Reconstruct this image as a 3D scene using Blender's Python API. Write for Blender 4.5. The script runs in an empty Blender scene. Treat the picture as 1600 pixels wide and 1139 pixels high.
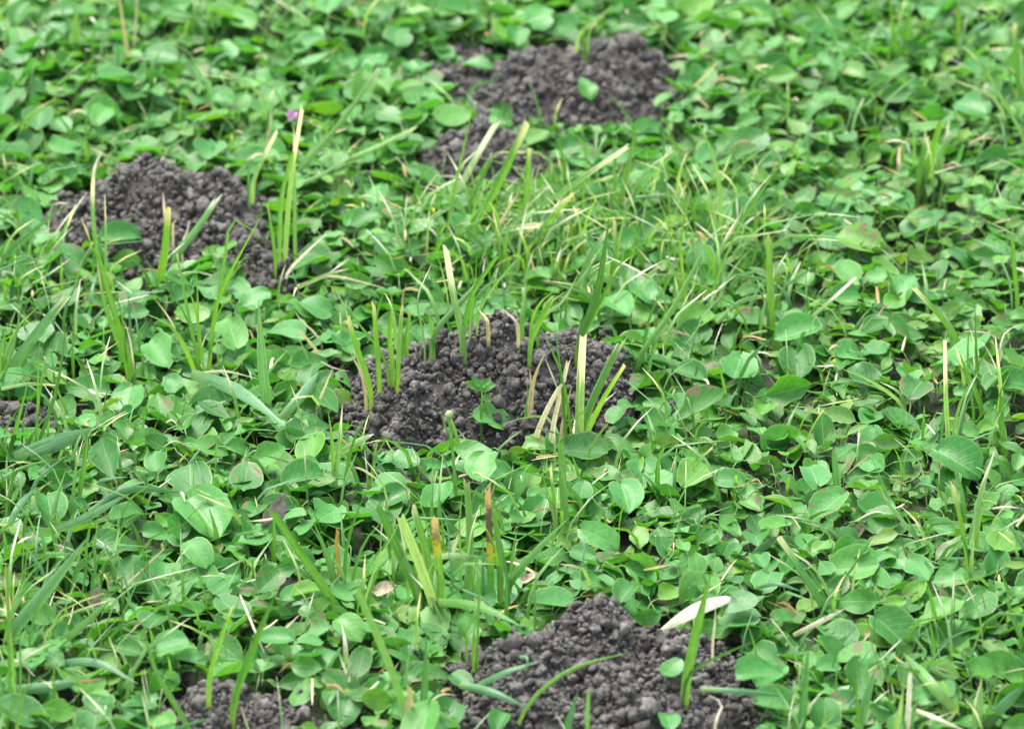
import bpy, math, random
import numpy as np
from mathutils import Vector, Matrix

R = math.radians
random.seed(7)
rng = np.random.default_rng(11)
sc = bpy.context.scene
COL = sc.collection

# ------------------------------------------------------------------ camera
CAM_H = 1.075
PITCH = R(26.0)
HFOV = R(14.0)
cam_data = bpy.data.cameras.new("camera")
cam = bpy.data.objects.new("camera", cam_data)
COL.objects.link(cam)
cam.location = (0, 0, CAM_H)
cam.rotation_euler = (math.pi / 2 - PITCH, 0, 0)
cam_data.sensor_width = 36
cam_data.lens = 18 / math.tan(HFOV / 2)
cam_data.clip_start = 0.05
cam_data.clip_end = 500
cam_data.dof.use_dof = True
cam_data.dof.focus_distance = 2.28
cam_data.dof.aperture_fstop = 11
sc.camera = cam

# ------------------------------------------------------------------ sky and sun
SUN_EL = R(66)      # soft light from behind and to the left of the lawn
w = bpy.data.worlds.new("World")
sc.world = w
w.use_nodes = True
nt = w.node_tree
nt.nodes.clear()
sky = nt.nodes.new("ShaderNodeTexSky")
sky.sky_type = 'NISHITA'
sky.sun_disc = False
sky.sun_elevation = SUN_EL
sky.sun_rotation = R(-40)
sky.air_density = 1.0
sky.dust_density = 3.0
bg = nt.nodes.new("ShaderNodeBackground")
bg.inputs[1].default_value = 0.128
wo = nt.nodes.new("ShaderNodeOutputWorld")
hs = nt.nodes.new("ShaderNodeHueSaturation")       # thin overcast: the sky is paler than a clear one
hs.inputs['Saturation'].default_value = 0.45
nt.links.new(sky.outputs[0], hs.inputs['Color'])
nt.links.new(hs.outputs[0], bg.inputs[0])
nt.links.new(bg.outputs[0], wo.inputs[0])
sd = bpy.data.lights.new("sun", 'SUN')
sd.energy = 1.5
sd.angle = R(30)
sd.color = (1.0, 0.97, 0.92)
sun = bpy.data.objects.new("sun", sd)
COL.objects.link(sun)
# light travels from the sun towards the ground; the sun stands beyond the lawn, to the left
az = R(-40)
sdir = Vector((math.sin(az) * math.cos(SUN_EL), math.cos(az) * math.cos(SUN_EL), math.sin(SUN_EL)))
sun.rotation_euler = sdir.to_track_quat('Z', 'Y').to_euler()
sc.view_settings.view_transform = 'Standard'
sc.view_settings.look = 'None'
sc.view_settings.gamma = 1.0
sc.view_settings.use_curve_mapping = False
sc.view_settings.exposure = 2.22
sc.render.engine = 'CYCLES'
sc.cycles.max_bounces = 8
sc.cycles.diffuse_bounces = 4
sc.cycles.transmission_bounces = 6
sc.cycles.use_denoising = True

# ------------------------------------------------------------------ pixel -> place
F_PX = 800 / math.tan(HFOV / 2)
CP, SP = math.cos(PITCH), math.sin(PITCH)
def ray(px, py):
    u = (px - 800) / F_PX
    v = (569.5 - py) / F_PX
    return np.array([u, CP + v * SP, -SP + v * CP])
def at(px, py, z=0.0):
    d = ray(px, py)
    return np.array([0, 0, CAM_H]) + d * ((z - CAM_H) / d[2])
def at_plane_y(px, py, Y):
    d = ray(px, py)
    return np.array([0, 0, CAM_H]) + d * (Y / d[1])
def mpp(p):
    return (p[1] * CP + (CAM_H - p[2]) * SP) / F_PX
def project(p):
    x, y, z = p[0], p[1], p[2] - CAM_H
    dep = y * CP - z * SP
    return 800 + F_PX * x / dep, 569.5 - F_PX * (y * SP + z * CP) / dep

# ------------------------------------------------------------------ small value noise
_tab = rng.random((64, 64))
def vnoise(x, y, f, ox=0.0, oy=0.0):
    x = np.asarray(x) * f + ox + 1000; y = np.asarray(y) * f + oy + 1000
    xi = np.floor(x).astype(int); yi = np.floor(y).astype(int)
    fx = x - xi; fy = y - yi
    fx = fx * fx * (3 - 2 * fx); fy = fy * fy * (3 - 2 * fy)
    a = _tab[xi % 64, yi % 64]; b = _tab[(xi + 1) % 64, yi % 64]
    c = _tab[xi % 64, (yi + 1) % 64]; d = _tab[(xi + 1) % 64, (yi + 1) % 64]
    return (a * (1 - fx) + b * fx) * (1 - fy) + (c * (1 - fx) + d * fx) * fy

# ------------------------------------------------------------------ mounds as piles of domes
# dome: centre px, py on the ground, half width px, half depth px (as seen), height px (as seen)
MOUNDS = [
    ("wide dark soil mound of loose crumbs in the middle of the lawn",
     [(775, 618, 190, 62, 98), (772, 600, 80, 40, 120), (655, 632, 90, 58, 94), (900, 606, 90, 46, 88),
      (640, 674, 52, 26, 30), (588, 655, 62, 30, 40), (870, 640, 60, 34, 36)]),
    ("dark crumbly soil mound cut by the bottom edge, below the white husk",
     [(935, 1085, 195, 85, 92), (930, 1036, 95, 48, 108), (830, 1085, 130, 64, 70), (1075, 1075, 85, 62, 70),
      (800, 1035, 46, 26, 40), (730, 1090, 50, 24, 24), (1000, 1150, 190, 60, 70), (1100, 1030, 45, 26, 44)]),
    ("broad soil mound behind tall yellowish grass at the left",
     [(260, 335, 165, 55, 72), (245, 318, 80, 38, 84), (360, 330, 74, 44, 66), (150, 340, 66, 34, 46),
      (392, 365, 58, 34, 44), (442, 404, 54, 28, 36), (280, 375, 110, 30, 30)]),
    ("farthest soil mound, long and low, near the top edge",
     [(890, 140, 165, 46, 58), (965, 128, 86, 36, 66), (850, 150, 75, 42, 56), (725, 124, 66, 26, 34),
      (870, 176, 50, 22, 26), (1020, 130, 40, 28, 36), (735, 82, 50, 12, 18)]),
    ("small soil heap between the farthest mound and the grass clump",
     [(748, 258, 84, 36, 60), (757, 246, 44, 26, 64), (826, 262, 58, 26, 34), (690, 262, 40, 20, 24)]),
    ("low two-peaked soil mound at the bottom edge, left of the largest mound",
     [(335, 1130, 74, 42, 64), (420, 1132, 58, 36, 52), (380, 1150, 110, 40, 40), (520, 1150, 90, 26, 22)]),
    ("little patch of bare soil at the left edge of the lawn",
     [(22, 668, 62, 30, 40), (62, 656, 36, 20, 26)]),
]
DOMES = []
MOUND_W = []
for lab, ds in MOUNDS:
    ws = []
    for (cx, cy, hw, hd, hp) in ds:
        p = at(cx - (10 if 'broad soil' in lab else 0), cy + (30 if 'left' in lab and 'broad' in lab else 16)); s = mpp(p)
        dep = math.atan2(CAM_H, p[1])
        ws.append((p[0], p[1], hw * 1.13 * s, hd * 1.25 * s / math.sin(dep), hp * s / math.cos(dep) * 0.96))
    MOUND_W.append(ws); DOMES += ws
def dome_h(x, y, ds):
    x = np.asarray(x, float); y = np.asarray(y, float)
    acc = np.zeros(np.broadcast(x, y).shape)
    for (cx, cy, rx, ry, h) in ds:
        ang = np.arctan2((y - cy) / ry, (x - cx) / rx)
        wob = 1 + 0.10 * np.sin(3 * ang + cx * 90) + 0.09 * np.sin(5 * ang + cy * 70) + 0.06 * np.sin(11 * ang + cx * 300)
        r = np.sqrt(((x - cx) / rx) ** 2 + ((y - cy) / ry) ** 2) / wob
        hh = h * np.clip(1 - r ** 1.8, 0, None) ** 0.85
        acc = acc + hh ** 4
    return acc ** 0.25 * (.80 + .40 * vnoise(x, y, 48, 17, 5))
def H(x, y):
    return dome_h(x, y, DOMES)
def at_surface(px, py, off=0.0):
    z = off
    for _ in range(3):
        p = at(px, py, z)
    # march from the near side so that the first hit counts
    d = ray(px, py); o = np.array([0, 0, CAM_H])
    t0 = (0.08 - CAM_H) / d[2]; t1 = (off - CAM_H) / d[2]
    ts = np.linspace(t0, t1, 160)
    P = o[None] + ts[:, None] * d[None]
    below = P[:, 2] <= H(P[:, 0], P[:, 1]) + off + 1e-9
    i = int(np.argmax(below)) if below.any() else len(ts) - 1
    return P[i]

# ------------------------------------------------------------------ materials
class NB:
    def __init__(s, name):
        s.m = bpy.data.materials.new(name); s.m.use_nodes = True
        s.t = s.m.node_tree; s.t.nodes.clear()
    def n(s, typ, **kw):
        nd = s.t.nodes.new(typ)
        for k, v in kw.items():
            setattr(nd, k, v)
        return nd
    def put(s, sock, v):
        if hasattr(v, 'is_output') or isinstance(v, bpy.types.NodeSocket):
            s.t.links.new(v, sock)
        else:
            sock.default_value = v
    def math(s, op, a, b=0.0, clamp=False):
        nd = s.n("ShaderNodeMath", operation=op); nd.use_clamp = clamp
        s.put(nd.inputs[0], a); s.put(nd.inputs[1], b)
        return nd.outputs[0]
    def mix(s, f, a, b, blend='MIX'):
        nd = s.n("ShaderNodeMix", data_type='RGBA', blend_type=blend)
        s.put(nd.inputs[0], f); s.put(nd.inputs[6], a if not isinstance(a, tuple) else (*a, 1)); s.put(nd.inputs[7], b if not isinstance(b, tuple) else (*b, 1))
        return nd.outputs[2]
    def ramp(s, f, stops, interp='LINEAR'):
        nd = s.n("ShaderNodeValToRGB"); cr = nd.color_ramp; cr.interpolation = interp
        while len(cr.elements) < len(stops): cr.elements.new(0.5)
        for e, (p, c) in zip(cr.elements, stops):
            e.position = p; e.color = (*c, 1) if len(c) == 3 else c
        s.put(nd.inputs[0], f)
        return nd.outputs[0]
    def step(s, v, lo, hi):
        nd = s.n("ShaderNodeMapRange", interpolation_type='SMOOTHSTEP')
        s.put(nd.inputs[0], v); nd.inputs[1].default_value = lo; nd.inputs[2].default_value = hi
        return nd.outputs[0]
    def noise(s, vec, scale, detail=3, rough=0.6, dims='3D', wv=None):
        nd = s.n("ShaderNodeTexNoise", noise_dimensions=dims)
        if vec is not None: s.put(nd.inputs['Vector'], vec)
        if wv is not None: s.put(nd.inputs['W'], wv)
        nd.inputs['Scale'].default_value = scale; nd.inputs['Detail'].default_value = detail; nd.inputs['Roughness'].default_value = rough
        return nd.outputs[0]
    def out(s, sh):
        o = s.n("ShaderNodeOutputMaterial"); s.t.links.new(sh, o.inputs[0])
        return s.m
    def rand(s):
        a = s.n("ShaderNodeAttribute", attribute_name="tone")
        oi = s.n("ShaderNodeObjectInfo")
        return s.math('FRACT', s.math('ADD', a.outputs['Fac'], oi.outputs['Random']))
    def hashed(s, r, k):
        wn = s.n("ShaderNodeTexWhiteNoise", noise_dimensions='1D')
        s.put(wn.inputs['W'], s.math('ADD', s.math('MULTIPLY', r, 977.0), k))
        return wn.outputs['Value']

def leaf_material(name, stops, damage=0.86, rough=0.47, trans=0.27):
    b = NB(name)
    r = b.rand()
    r2, r3, r4 = b.hashed(r, 1.7), b.hashed(r, 5.3), b.hashed(r, 9.9)
    uv = b.n("ShaderNodeUVMap", uv_map="UVMap").outputs[0]
    sep = b.n("ShaderNodeSeparateXYZ"); b.put(sep.inputs[0], uv)
    t, u = sep.outputs[0], sep.outputs[1]
    c = b.math('ABSOLUTE', b.math('SUBTRACT', u, 0.5))          # 0 at the midrib .. 0.5 at the margin
    col = b.ramp(r2, stops)
    geo = b.n("ShaderNodeNewGeometry")
    pos = geo.outputs['Position']
    mott = b.noise(pos, 260, 4, 0.65)
    col = b.mix(0.9, col, b.ramp(mott, [(0.25, (0.62, 0.66, 0.6)), (0.5, (1, 1, 1)), (0.78, (1.32, 1.25, 1.3))]), 'MULTIPLY')
    col = b.mix(1.0, col, (1.05, 1.02, 0.96), 'MULTIPLY')
    # veins
    mid = b.step(c, 0.035, 0.008)
    lat = b.math('ABSOLUTE', b.math('SUBTRACT', b.math('FRACT', b.math('SUBTRACT', b.math('MULTIPLY', t, 6.0), b.math('MULTIPLY', c, 5.0))), 0.5))
    latm = b.math('MULTIPLY', b.step(lat, 0.10, 0.0), 0.35)
    vein = b.math('MAXIMUM', b.math('MULTIPLY', mid, 0.75), latm)
    col = b.mix(b.math('MULTIPLY', vein, 0.7), col, (0.15, 0.29, 0.09))
    edge = b.math('MULTIPLY', b.step(c, 0.44, 0.495), b.math('ADD', b.math('MULTIPLY', r3, 0.5), 0.1))
    col = b.mix(edge, col, (0.24, 0.34, 0.13))
    # brown wear on some leaves: blotches and nibbled, dried margins
    wear = b.noise(pos, 170, 3, 0.6)
    wm = b.math('MULTIPLY', b.step(b.math('ADD', wear, b.math('MULTIPLY', c, 0.32)), 0.62, 0.72), b.step(r4, damage, damage + 0.05))
    pre = b.mix(b.math('MULTIPLY', wm, 0.75), col, (0.02, 0.022, 0.02))
    col = b.mix(b.math('MULTIPLY', wm, 0.85), col, (0.15, 0.115, 0.06))
    speck = b.math('MULTIPLY', b.step(b.noise(pos, 900, 1, 0.5), 0.72, 0.78), b.step(r3, 0.55, 0.7))
    col = b.mix(b.math('MULTIPLY', speck, 0.6), col, (0.30, 0.36, 0.20))
    stalk = b.step(t, -0.005, -0.03)
    col = b.mix(stalk, col, (0.15, 0.26, 0.07))
    # the underside is paler and duller
    col = b.mix(b.math('MULTIPLY', geo.outputs['Backfacing'], 0.35), col, (0.13, 0.24, 0.08))
    p = b.n("ShaderNodeBsdfPrincipled")
    b.put(p.inputs['Base Color'], col)
    b.put(p.inputs['Roughness'], b.math('ADD', rough, b.math('ADD', b.math('MULTIPLY', b.math('SUBTRACT', mott, 0.5), 0.4), b.math('MULTIPLY', b.math('SUBTRACT', r3, 0.5), 0.22))))
    p.inputs['Specular IOR Level'].default_value = 0.32
    bump = b.n("ShaderNodeBump"); bump.inputs['Strength'].default_value = 0.35; bump.inputs['Distance'].default_value = 0.0006
    b.put(bump.inputs['Height'], b.math('SUBTRACT', b.noise(pos, 420, 3, 0.6), b.math('MULTIPLY', vein, 0.8)))
    b.put(p.inputs['Normal'], bump.outputs[0])
    tr = b.n("ShaderNodeBsdfTranslucent")
    b.put(tr.inputs[0], b.mix(1.0, pre, (1.9, 2.0, 0.6), 'MULTIPLY'))
    mx = b.n("ShaderNodeMixShader"); mx.inputs[0].default_value = trans
    b.t.links.new(p.outputs[0], mx.inputs[1]); b.t.links.new(tr.outputs[0], mx.inputs[2])
    return b.out(mx.outputs[0])

G_ROUND = [(0.0, (0.021, 0.108, 0.015)), (0.25, (0.031, 0.150, 0.026)), (0.55, (0.043, 0.188, 0.038)), (0.8, (0.059, 0.218, 0.048)), (1.0, (0.076, 0.212, 0.020))]
G_OVAL = [(0.0, (0.020, 0.104, 0.011)), (0.3, (0.032, 0.146, 0.019)), (0.6, (0.046, 0.178, 0.028)), (0.85, (0.060, 0.198, 0.030)), (1.0, (0.084, 0.207, 0.017))]
G_POINT = [(0.0, (0.032, 0.102, 0.015)), (0.3, (0.046, 0.138, 0.021)), (0.6, (0.062, 0.164, 0.029)), (0.85, (0.077, 0.180, 0.030)), (1.0, (0.096, 0.185, 0.023))]
MAT_LEAF = {
    'round': leaf_material("round_leaf_green", G_ROUND, 0.86),
    'oval': leaf_material("oval_leaf_green", G_OVAL, 0.85),
    'spoon': leaf_material("spoon_leaf_green", G_ROUND, 0.93),
    'point': leaf_material("pointed_leaf_olive_green", G_POINT, 0.80, 0.5),
}

def blade_material(name, stops, tip=None, tip_at=0.86, bands=None, rough=0.42, trans=0.34):
    b = NB(name)
    r = b.rand(); r2 = b.hashed(r, 2.1); r3 = b.hashed(r, 6.1)
    uv = b.n("ShaderNodeUVMap", uv_map="UVMap").outputs[0]
    sep = b.n("ShaderNodeSeparateXYZ"); b.put(sep.inputs[0], uv)
    t, u = sep.outputs[0], sep.outputs[1]
    pos = b.n("ShaderNodeNewGeometry").outputs['Position']
    col = b.ramp(r2, stops)
    mapn = b.n("ShaderNodeMapping"); b.put(mapn.inputs[0], uv); mapn.inputs['Scale'].default_value = (2.0, 14.0, 1.0)
    st = b.noise(mapn.outputs[0], 1.0, 2, 0.5, dims='4D', wv=b.math('MULTIPLY', r, 50.0))
    col = b.mix(0.85, col, b.ramp(st, [(0.3, (0.5, 0.56, 0.45)), (0.5, (1, 1, 1)), (0.72, (1.6, 1.4, 1.6))]), 'MULTIPLY')
    mott = b.noise(pos, 300, 3, 0.6)
    col = b.mix(0.6, col, b.ramp(mott, [(0.3, (0.75, 0.78, 0.7)), (0.7, (1.25, 1.2, 1.25))]), 'MULTIPLY')
    mid = b.step(b.math('ABSOLUTE', b.math('SUBTRACT', u, 0.5)), 0.06, 0.015)
    col = b.mix(b.math('MULTIPLY', mid, 0.35), col, (0.20, 0.34, 0.12))
    foot = b.step(t, 0.25, 0.03)
    col = b.mix(b.math('MULTIPLY', foot, 0.45), col, (0.20, 0.30, 0.08))
    if tip:
        jit = b.math('ADD', b.math('MULTIPLY', b.math('SUBTRACT', st, 0.5), 0.55), b.math('MULTIPLY', b.math('SUBTRACT', r3, 0.5), 0.16))
        f = b.math('MULTIPLY', b.step(b.math('ADD', t, jit), tip_at - 0.02, tip_at + 0.12), 0.9)
        col = b.mix(f, col, tip)
    if bands:
        for lo, hi, c in bands:
            f = b.step(b.math('ADD', t, b.math('ADD', b.math('MULTIPLY', b.math('SUBTRACT', mott, 0.5), 0.30), b.math('MULTIPLY', b.math('SUBTRACT', st, 0.5), 0.22))), lo - .03, hi + .03)
            col = b.mix(f, col, c)
    p = b.n("ShaderNodeBsdfPrincipled"); b.put(p.inputs['Base Color'], col); p.inputs['Roughness'].default_value = rough
    bump = b.n("ShaderNodeBump"); bump.inputs['Strength'].default_value = 0.4; bump.inputs['Distance'].default_value = 0.0004
    b.put(bump.inputs['Height'], st); b.put(p.inputs['Normal'], bump.outputs[0])
    tr = b.n("ShaderNodeBsdfTranslucent"); b.put(tr.inputs[0], b.mix(1.0, col, (1.9, 1.8, 0.8), 'MULTIPLY'))
    mx = b.n("ShaderNodeMixShader"); mx.inputs[0].default_value = trans
    b.t.links.new(p.outputs[0], mx.inputs[1]); b.t.links.new(tr.outputs[0], mx.inputs[2])
    return b.out(mx.outputs[0])

PALE = (0.50, 0.50, 0.38)
BG = [(0.0, (0.050, 0.160, 0.028)), (0.5, (0.070, 0.200, 0.034)), (1.0, (0.095, 0.230, 0.044))]
BY = [(0.0, (0.075, 0.215, 0.022)), (0.5, (0.105, 0.255, 0.030)), (1.0, (0.140, 0.290, 0.045))]
BB = [(0.0, (0.045, 0.150, 0.052)), (0.5, (0.065, 0.195, 0.072)), (1.0, (0.095, 0.235, 0.098))]
BP = [(0.0, (0.100, 0.245, 0.065)), (0.5, (0.140, 0.285, 0.090)), (1.0, (0.21, 0.34, 0.14))]
BS = [(0.0, (0.30, 0.24, 0.13)), (0.5, (0.42, 0.35, 0.20)), (1.0, (0.55, 0.50, 0.34))]
MAT_BLADE = {
    'g': blade_material("grass_green", BG), 'gt': blade_material("grass_green_cut_tip", BG, PALE, 0.90),
    'y': blade_material("grass_yellow_green", BY), 'yt': blade_material("grass_yellow_green_cut_tip", BY, (0.46, 0.40, 0.24), 0.90),
    'b': blade_material("grass_blue_green", BB), 'bt': blade_material("grass_blue_green_cut_tip", BB, PALE, 0.92),
    'p': blade_material("grass_pale", BP), 'pt': blade_material("grass_pale_white_tip", BP, (0.66, 0.64, 0.52), 0.72),
    's': blade_material("dry_straw_tan", BS, rough=0.7, trans=0.2),
    'w': blade_material("dry_straw_white", [(0, (0.40, 0.36, 0.26)), (1, (0.60, 0.57, 0.45))], rough=0.6, trans=0.2),
    'burnt': blade_material("grass_scorched_tip", BG, bands=[(0.46, 0.52, (0.24, 0.24, 0.03)), (0.55, 0.60, (0.055, 0.045, 0.04)), (0.82, 0.90, (0.30, 0.22, 0.13))]),
    'yburnt': blade_material("grass_yellowed_tip", BG, bands=[(0.68, 0.76, (0.27, 0.25, 0.03)), (0.79, 0.84, (0.10, 0.075, 0.05)), (0.90, 0.94, (0.36, 0.27, 0.16))]),
    'brown': blade_material("dry_brown_blade", [(0, (0.20, 0.12, 0.04)), (1, (0.32, 0.20, 0.08))], rough=0.75, trans=0.15),
}

def soil_material(name, k=1.0):
    b = NB(name)
    oi = b.n("ShaderNodeObjectInfo")
    r = b.rand()
    pos = b.n("ShaderNodeNewGeometry").outputs['Position']
    n1 = b.noise(pos, 420, 5, 0.7)
    n2 = b.noise(pos, 60, 3, 0.6)
    col = b.ramp(n1, [(0.28, (0.0175 * k, 0.0167 * k, 0.0162 * k)), (0.52, (0.0575 * k, 0.0550 * k, 0.0500 * k)), (0.78, (0.123 * k, 0.118 * k, 0.106 * k))])
    col = b.mix(0.7, col, b.ramp(n2, [(0.3, (0.66, 0.64, 0.63)), (0.7, (1.3, 1.28, 1.26))]), 'MULTIPLY')
    col = b.mix(0.8, col, b.ramp(r, [(0.0, (0.62, 0.61, 0.61)), (0.8, (1.1, 1.08, 1.08)), (1.0, (1.5, 1.46, 1.44))]), 'MULTIPLY')
    grit = b.step(b.noise(pos, 1500, 1, 0.5), 0.74, 0.80)
    col = b.mix(b.math('MULTIPLY', grit, 0.5), col, (0.24, 0.22, 0.20))
    p = b.n("ShaderNodeBsdfPrincipled"); b.put(p.inputs['Base Color'], col)
    p.inputs['Roughness'].default_value = 0.92; p.inputs['Specular IOR Level'].default_value = 0.25
    bump = b.n("ShaderNodeBump"); bump.inputs['Strength'].default_value = 1.0; bump.inputs['Distance'].default_value = 0.0022
    b.put(bump.inputs['Height'], b.noise(pos, 900, 4, 0.7)); b.put(p.inputs['Normal'], bump.outputs[0])
    return b.out(p.outputs[0])
MAT_SOIL = soil_material("dark_crumbly_soil", 2.45)

def ground_material():
    b = NB("lawn_soil_and_thatch")
    pos = b.n("ShaderNodeNewGeometry").outputs['Position']
    n1 = b.noise(pos, 180, 5, 0.7); n2 = b.noise(pos, 22, 4, 0.6)
    soil = b.ramp(n1, [(0.3, (0.010, 0.009, 0.006)), (0.6, (0.022, 0.020, 0.013)), (0.85, (0.06, 0.05, 0.03))])
    green = b.ramp(n1, [(0.3, (0.02, 0.05, 0.012)), (0.7, (0.05, 0.11, 0.025))])
    sepp = b.n("ShaderNodeVectorMath", operation='DISTANCE'); b.put(sepp.inputs[0], pos); sepp.inputs[1].default_value = (0, 2.4, 0)
    far = b.step(sepp.outputs['Value'], 1.2, 2.2)
    col = b.mix(b.math('MAXIMUM', far, b.math('MULTIPLY', b.step(n2, 0.45, 0.6), 0.5)), soil, green)
    p = b.n("ShaderNodeBsdfPrincipled"); b.put(p.inputs['Base Color'], col); p.inputs['Roughness'].default_value = 0.95
    bump = b.n("ShaderNodeBump"); bump.inputs['Strength'].default_value = 0.8; bump.inputs['Distance'].default_value = 0.004
    b.put(bump.inputs['Height'], n1); b.put(p.inputs['Normal'], bump.outputs[0])
    return b.out(p.outputs[0])

def plain_material(name, c1, c2, scale=200, rough=0.7, trans=0.0):
    b = NB(name)
    pos = b.n("ShaderNodeNewGeometry").outputs['Position']
    n = b.noise(pos, scale, 4, 0.65)
    col = b.ramp(n, [(0.3, c1), (0.7, c2)])
    p = b.n("ShaderNodeBsdfPrincipled"); b.put(p.inputs['Base Color'], col); p.inputs['Roughness'].default_value = rough
    bump = b.n("ShaderNodeBump"); bump.inputs['Strength'].default_value = 0.5; bump.inputs['Distance'].default_value = 0.0006
    b.put(bump.inputs['Height'], n); b.put(p.inputs['Normal'], bump.outputs[0])
    if trans:
        tr = b.n("ShaderNodeBsdfTranslucent"); b.put(tr.inputs[0], col)
        mx = b.n("ShaderNodeMixShader"); mx.inputs[0].default_value = trans
        b.t.links.new(p.outputs[0], mx.inputs[1]); b.t.links.new(tr.outputs[0], mx.inputs[2])
        return b.out(mx.outputs[0])
    return b.out(p.outputs[0])

# ------------------------------------------------------------------ object helpers
def empty(name, loc, label=None, cat=None, group=None):
    o = bpy.data.objects.new(name, None); COL.objects.link(o)
    o.empty_display_size = 0.01
    o.location = loc
    tag(o, label, cat, group)
    return o
def tag(o, label=None, cat=None, group=None, kind=None):
    if label: o['label'] = label
    if cat: o['category'] = cat
    if group: o['group'] = group
    if kind: o['kind'] = kind
    return o
def mesh_from(name, V, F, UV=None, tone=None, mat=None, smooth=True):
    """V (n,3), F list/array of faces (quads or tris), UV per vertex."""
    me = bpy.data.meshes.new(name)
    V = np.asarray(V, np.float32)
    F3 = [f for f in F if len(f) == 3] if not isinstance(F, tuple) else None
    if isinstance(F, tuple):
        quads, tris = F
    else:
        quads = np.array([f for f in F if len(f) == 4], np.int32).reshape(-1, 4); tris = np.array(F3, np.int32).reshape(-1, 3)
    loops = np.concatenate([quads.ravel(), tris.ravel()]).astype(np.int32)
    nq, ntri = len(quads), len(tris)
    starts = np.concatenate([np.arange(nq) * 4, nq * 4 + np.arange(ntri) * 3]).astype(np.int32)
    me.vertices.add(len(V)); me.vertices.foreach_set("co", V.ravel())
    me.loops.add(len(loops)); me.loops.foreach_set("vertex_index", loops)
    me.polygons.add(nq + ntri); me.polygons.foreach_set("loop_start", starts)
    if smooth:
        me.polygons.foreach_set("use_smooth", np.ones(nq + ntri, bool))
    if UV is not None:
        l = me.uv_layers.new(name="UVMap")
        l.data.foreach_set("uv", np.asarray(UV, np.float32)[loops].ravel())
    if tone is not None:
        a = me.attributes.new("tone", 'FLOAT', 'POINT'); a.data.foreach_set("value", np.asarray(tone, np.float32))
    me.update(calc_edges=True)
    if mat: me.materials.append(mat)
    return me
def link(name, me, parent=None):
    o = bpy.data.objects.new(name, me); COL.objects.link(o)
    if parent: o.parent = parent
    return o

# ------------------------------------------------------------------ leaf shapes (unit length along +Y, normal +Z)
def leaf_geo(kind, rg, rows=8, stalk=True, low=False):
    t = np.array([0, .05, .17, .34, .53, .73, .90, 1.0]) if not low else np.array([0, .15, .5, .85, 1.0])
    us = np.array([-1, -.55, 0, .55, 1.0]) if not low else np.array([-1, 0, 1.0])
    if kind == 'round':
        wmax = rg.uniform(.40, .50); W = wmax * np.sqrt(np.clip(1 - (2 * t - 1) ** 2, 0, 1)) ** 0.85
        notch = rg.uniform(.05, .16)
    elif kind == 'oval':
        wmax = rg.uniform(.29, .36); W = wmax * np.sin(np.pi * t ** 0.85) ** 0.8; notch = 0.0
    elif kind == 'spoon':
        wmax = rg.uniform(.30, .36); W = wmax * np.sin(np.pi * np.clip(t, 0, 1) ** 1.35) ** 0.75; W += 0.03 * (1 - t); notch = 0.0
    else:
        wmax = rg.uniform(.20, .28); W = wmax * np.sin(np.pi * t ** 0.75) ** 1.0; notch = 0.0
    W[0] = max(W[0], .02); W[-1] = max(W[-1] if kind != 'round' else .0, .012 if kind != 'round' else .09)
    T, U = np.meshgrid(t, us, indexing='ij')
    X = U * W[:, None]
    Y = T.copy()
    if notch:
        Y = Y - notch * np.abs(U) ** 1.5 * (1 - T) ** 4 * 1.4
        tipn = rg.uniform(-.05, .05)
        Y = Y - tipn * (1 - np.abs(U)) * T ** 6
        Y[-1] -= .03 * np.abs(us)
    asym = rg.uniform(-.08, .08)
    X = X * (1 + asym * np.sign(U))
    X = X + rg.uniform(-.10, .10) * T ** 2
    if not low and rg.random() < .34:            # a bite or tear in the margin
        for _ in range(int(rg.integers(1, 3))):
            rr = int(rg.integers(2, len(t) - 1)); sd_ = 0 if rg.random() < .5 else -1
            X[rr, sd_] *= rg.uniform(.55, .82)
    fold = rg.uniform(-.05, .46); cup = rg.uniform(-.30, .55); bend = rg.uniform(-.38, .24); wav = rg.uniform(.0, .085)
    if rg.random() < .16: fold = rg.uniform(.5, .95)
    ph = rg.uniform(0, 6.28); fr = rg.uniform(5, 10); tw = rg.uniform(-.2, .2)
    Z = fold * np.abs(X) + cup * X ** 2 + bend * (T ** 2) + wav * np.sin(fr * T + ph + 1.3 * np.sign(U)) * np.abs(U) ** 2 + tw * X * T
    V = np.stack([X, Y, Z], -1).reshape(-1, 3)
    UV = np.stack([T, U * .5 + .5], -1).reshape(-1, 2)
    nc = len(us)
    quads = []
    for i in range(len(t) - 1):
        for j in range(nc - 1):
            a = i * nc + j
            quads.append((a, a + 1, a + nc + 1, a + nc))
    if stalk and not low:
        base = len(V); pr = .022
        pts = [(0, .02, -.012), (rg.uniform(-.1, .1), -.22, -.10), (rg.uniform(-.2, .2), -.38, -.45), (rg.uniform(-.2, .2), -.42, -.95)]
        sv = []; suv = []
        for (x, y, z) in pts:
            for k in range(3):
                an = k * 2.094
                sv.append((x + pr * math.cos(an), y + pr * .5 * math.sin(an), z + pr * math.sin(an))); suv.append((-.2, .5))
        for i in range(3):
            for k in range(3):
                a = base + i * 3 + k; c = base + i * 3 + (k + 1) % 3
                quads.append((a, c, c + 3, a + 3))
        V = np.vstack([V, sv]); UV = np.vstack([UV, suv])
    return V, np.array(quads, np.int32), UV

KINDS_L = ['round', 'oval', 'spoon', 'point']
GEO = {k: [leaf_geo(k, rng) for _ in range(22)] for k in KINDS_L}
GEO_LOW = {k: [leaf_geo(k, rng, low=True) for _ in range(8)] for k in KINDS_L}
LEAF_MESH = {k: [mesh_from("leaf", V, (Q, np.zeros((0, 3), np.int32)), UV, None, MAT_LEAF[k]) for V, Q, UV in GEO[k]] for k in KINDS_L}

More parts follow.
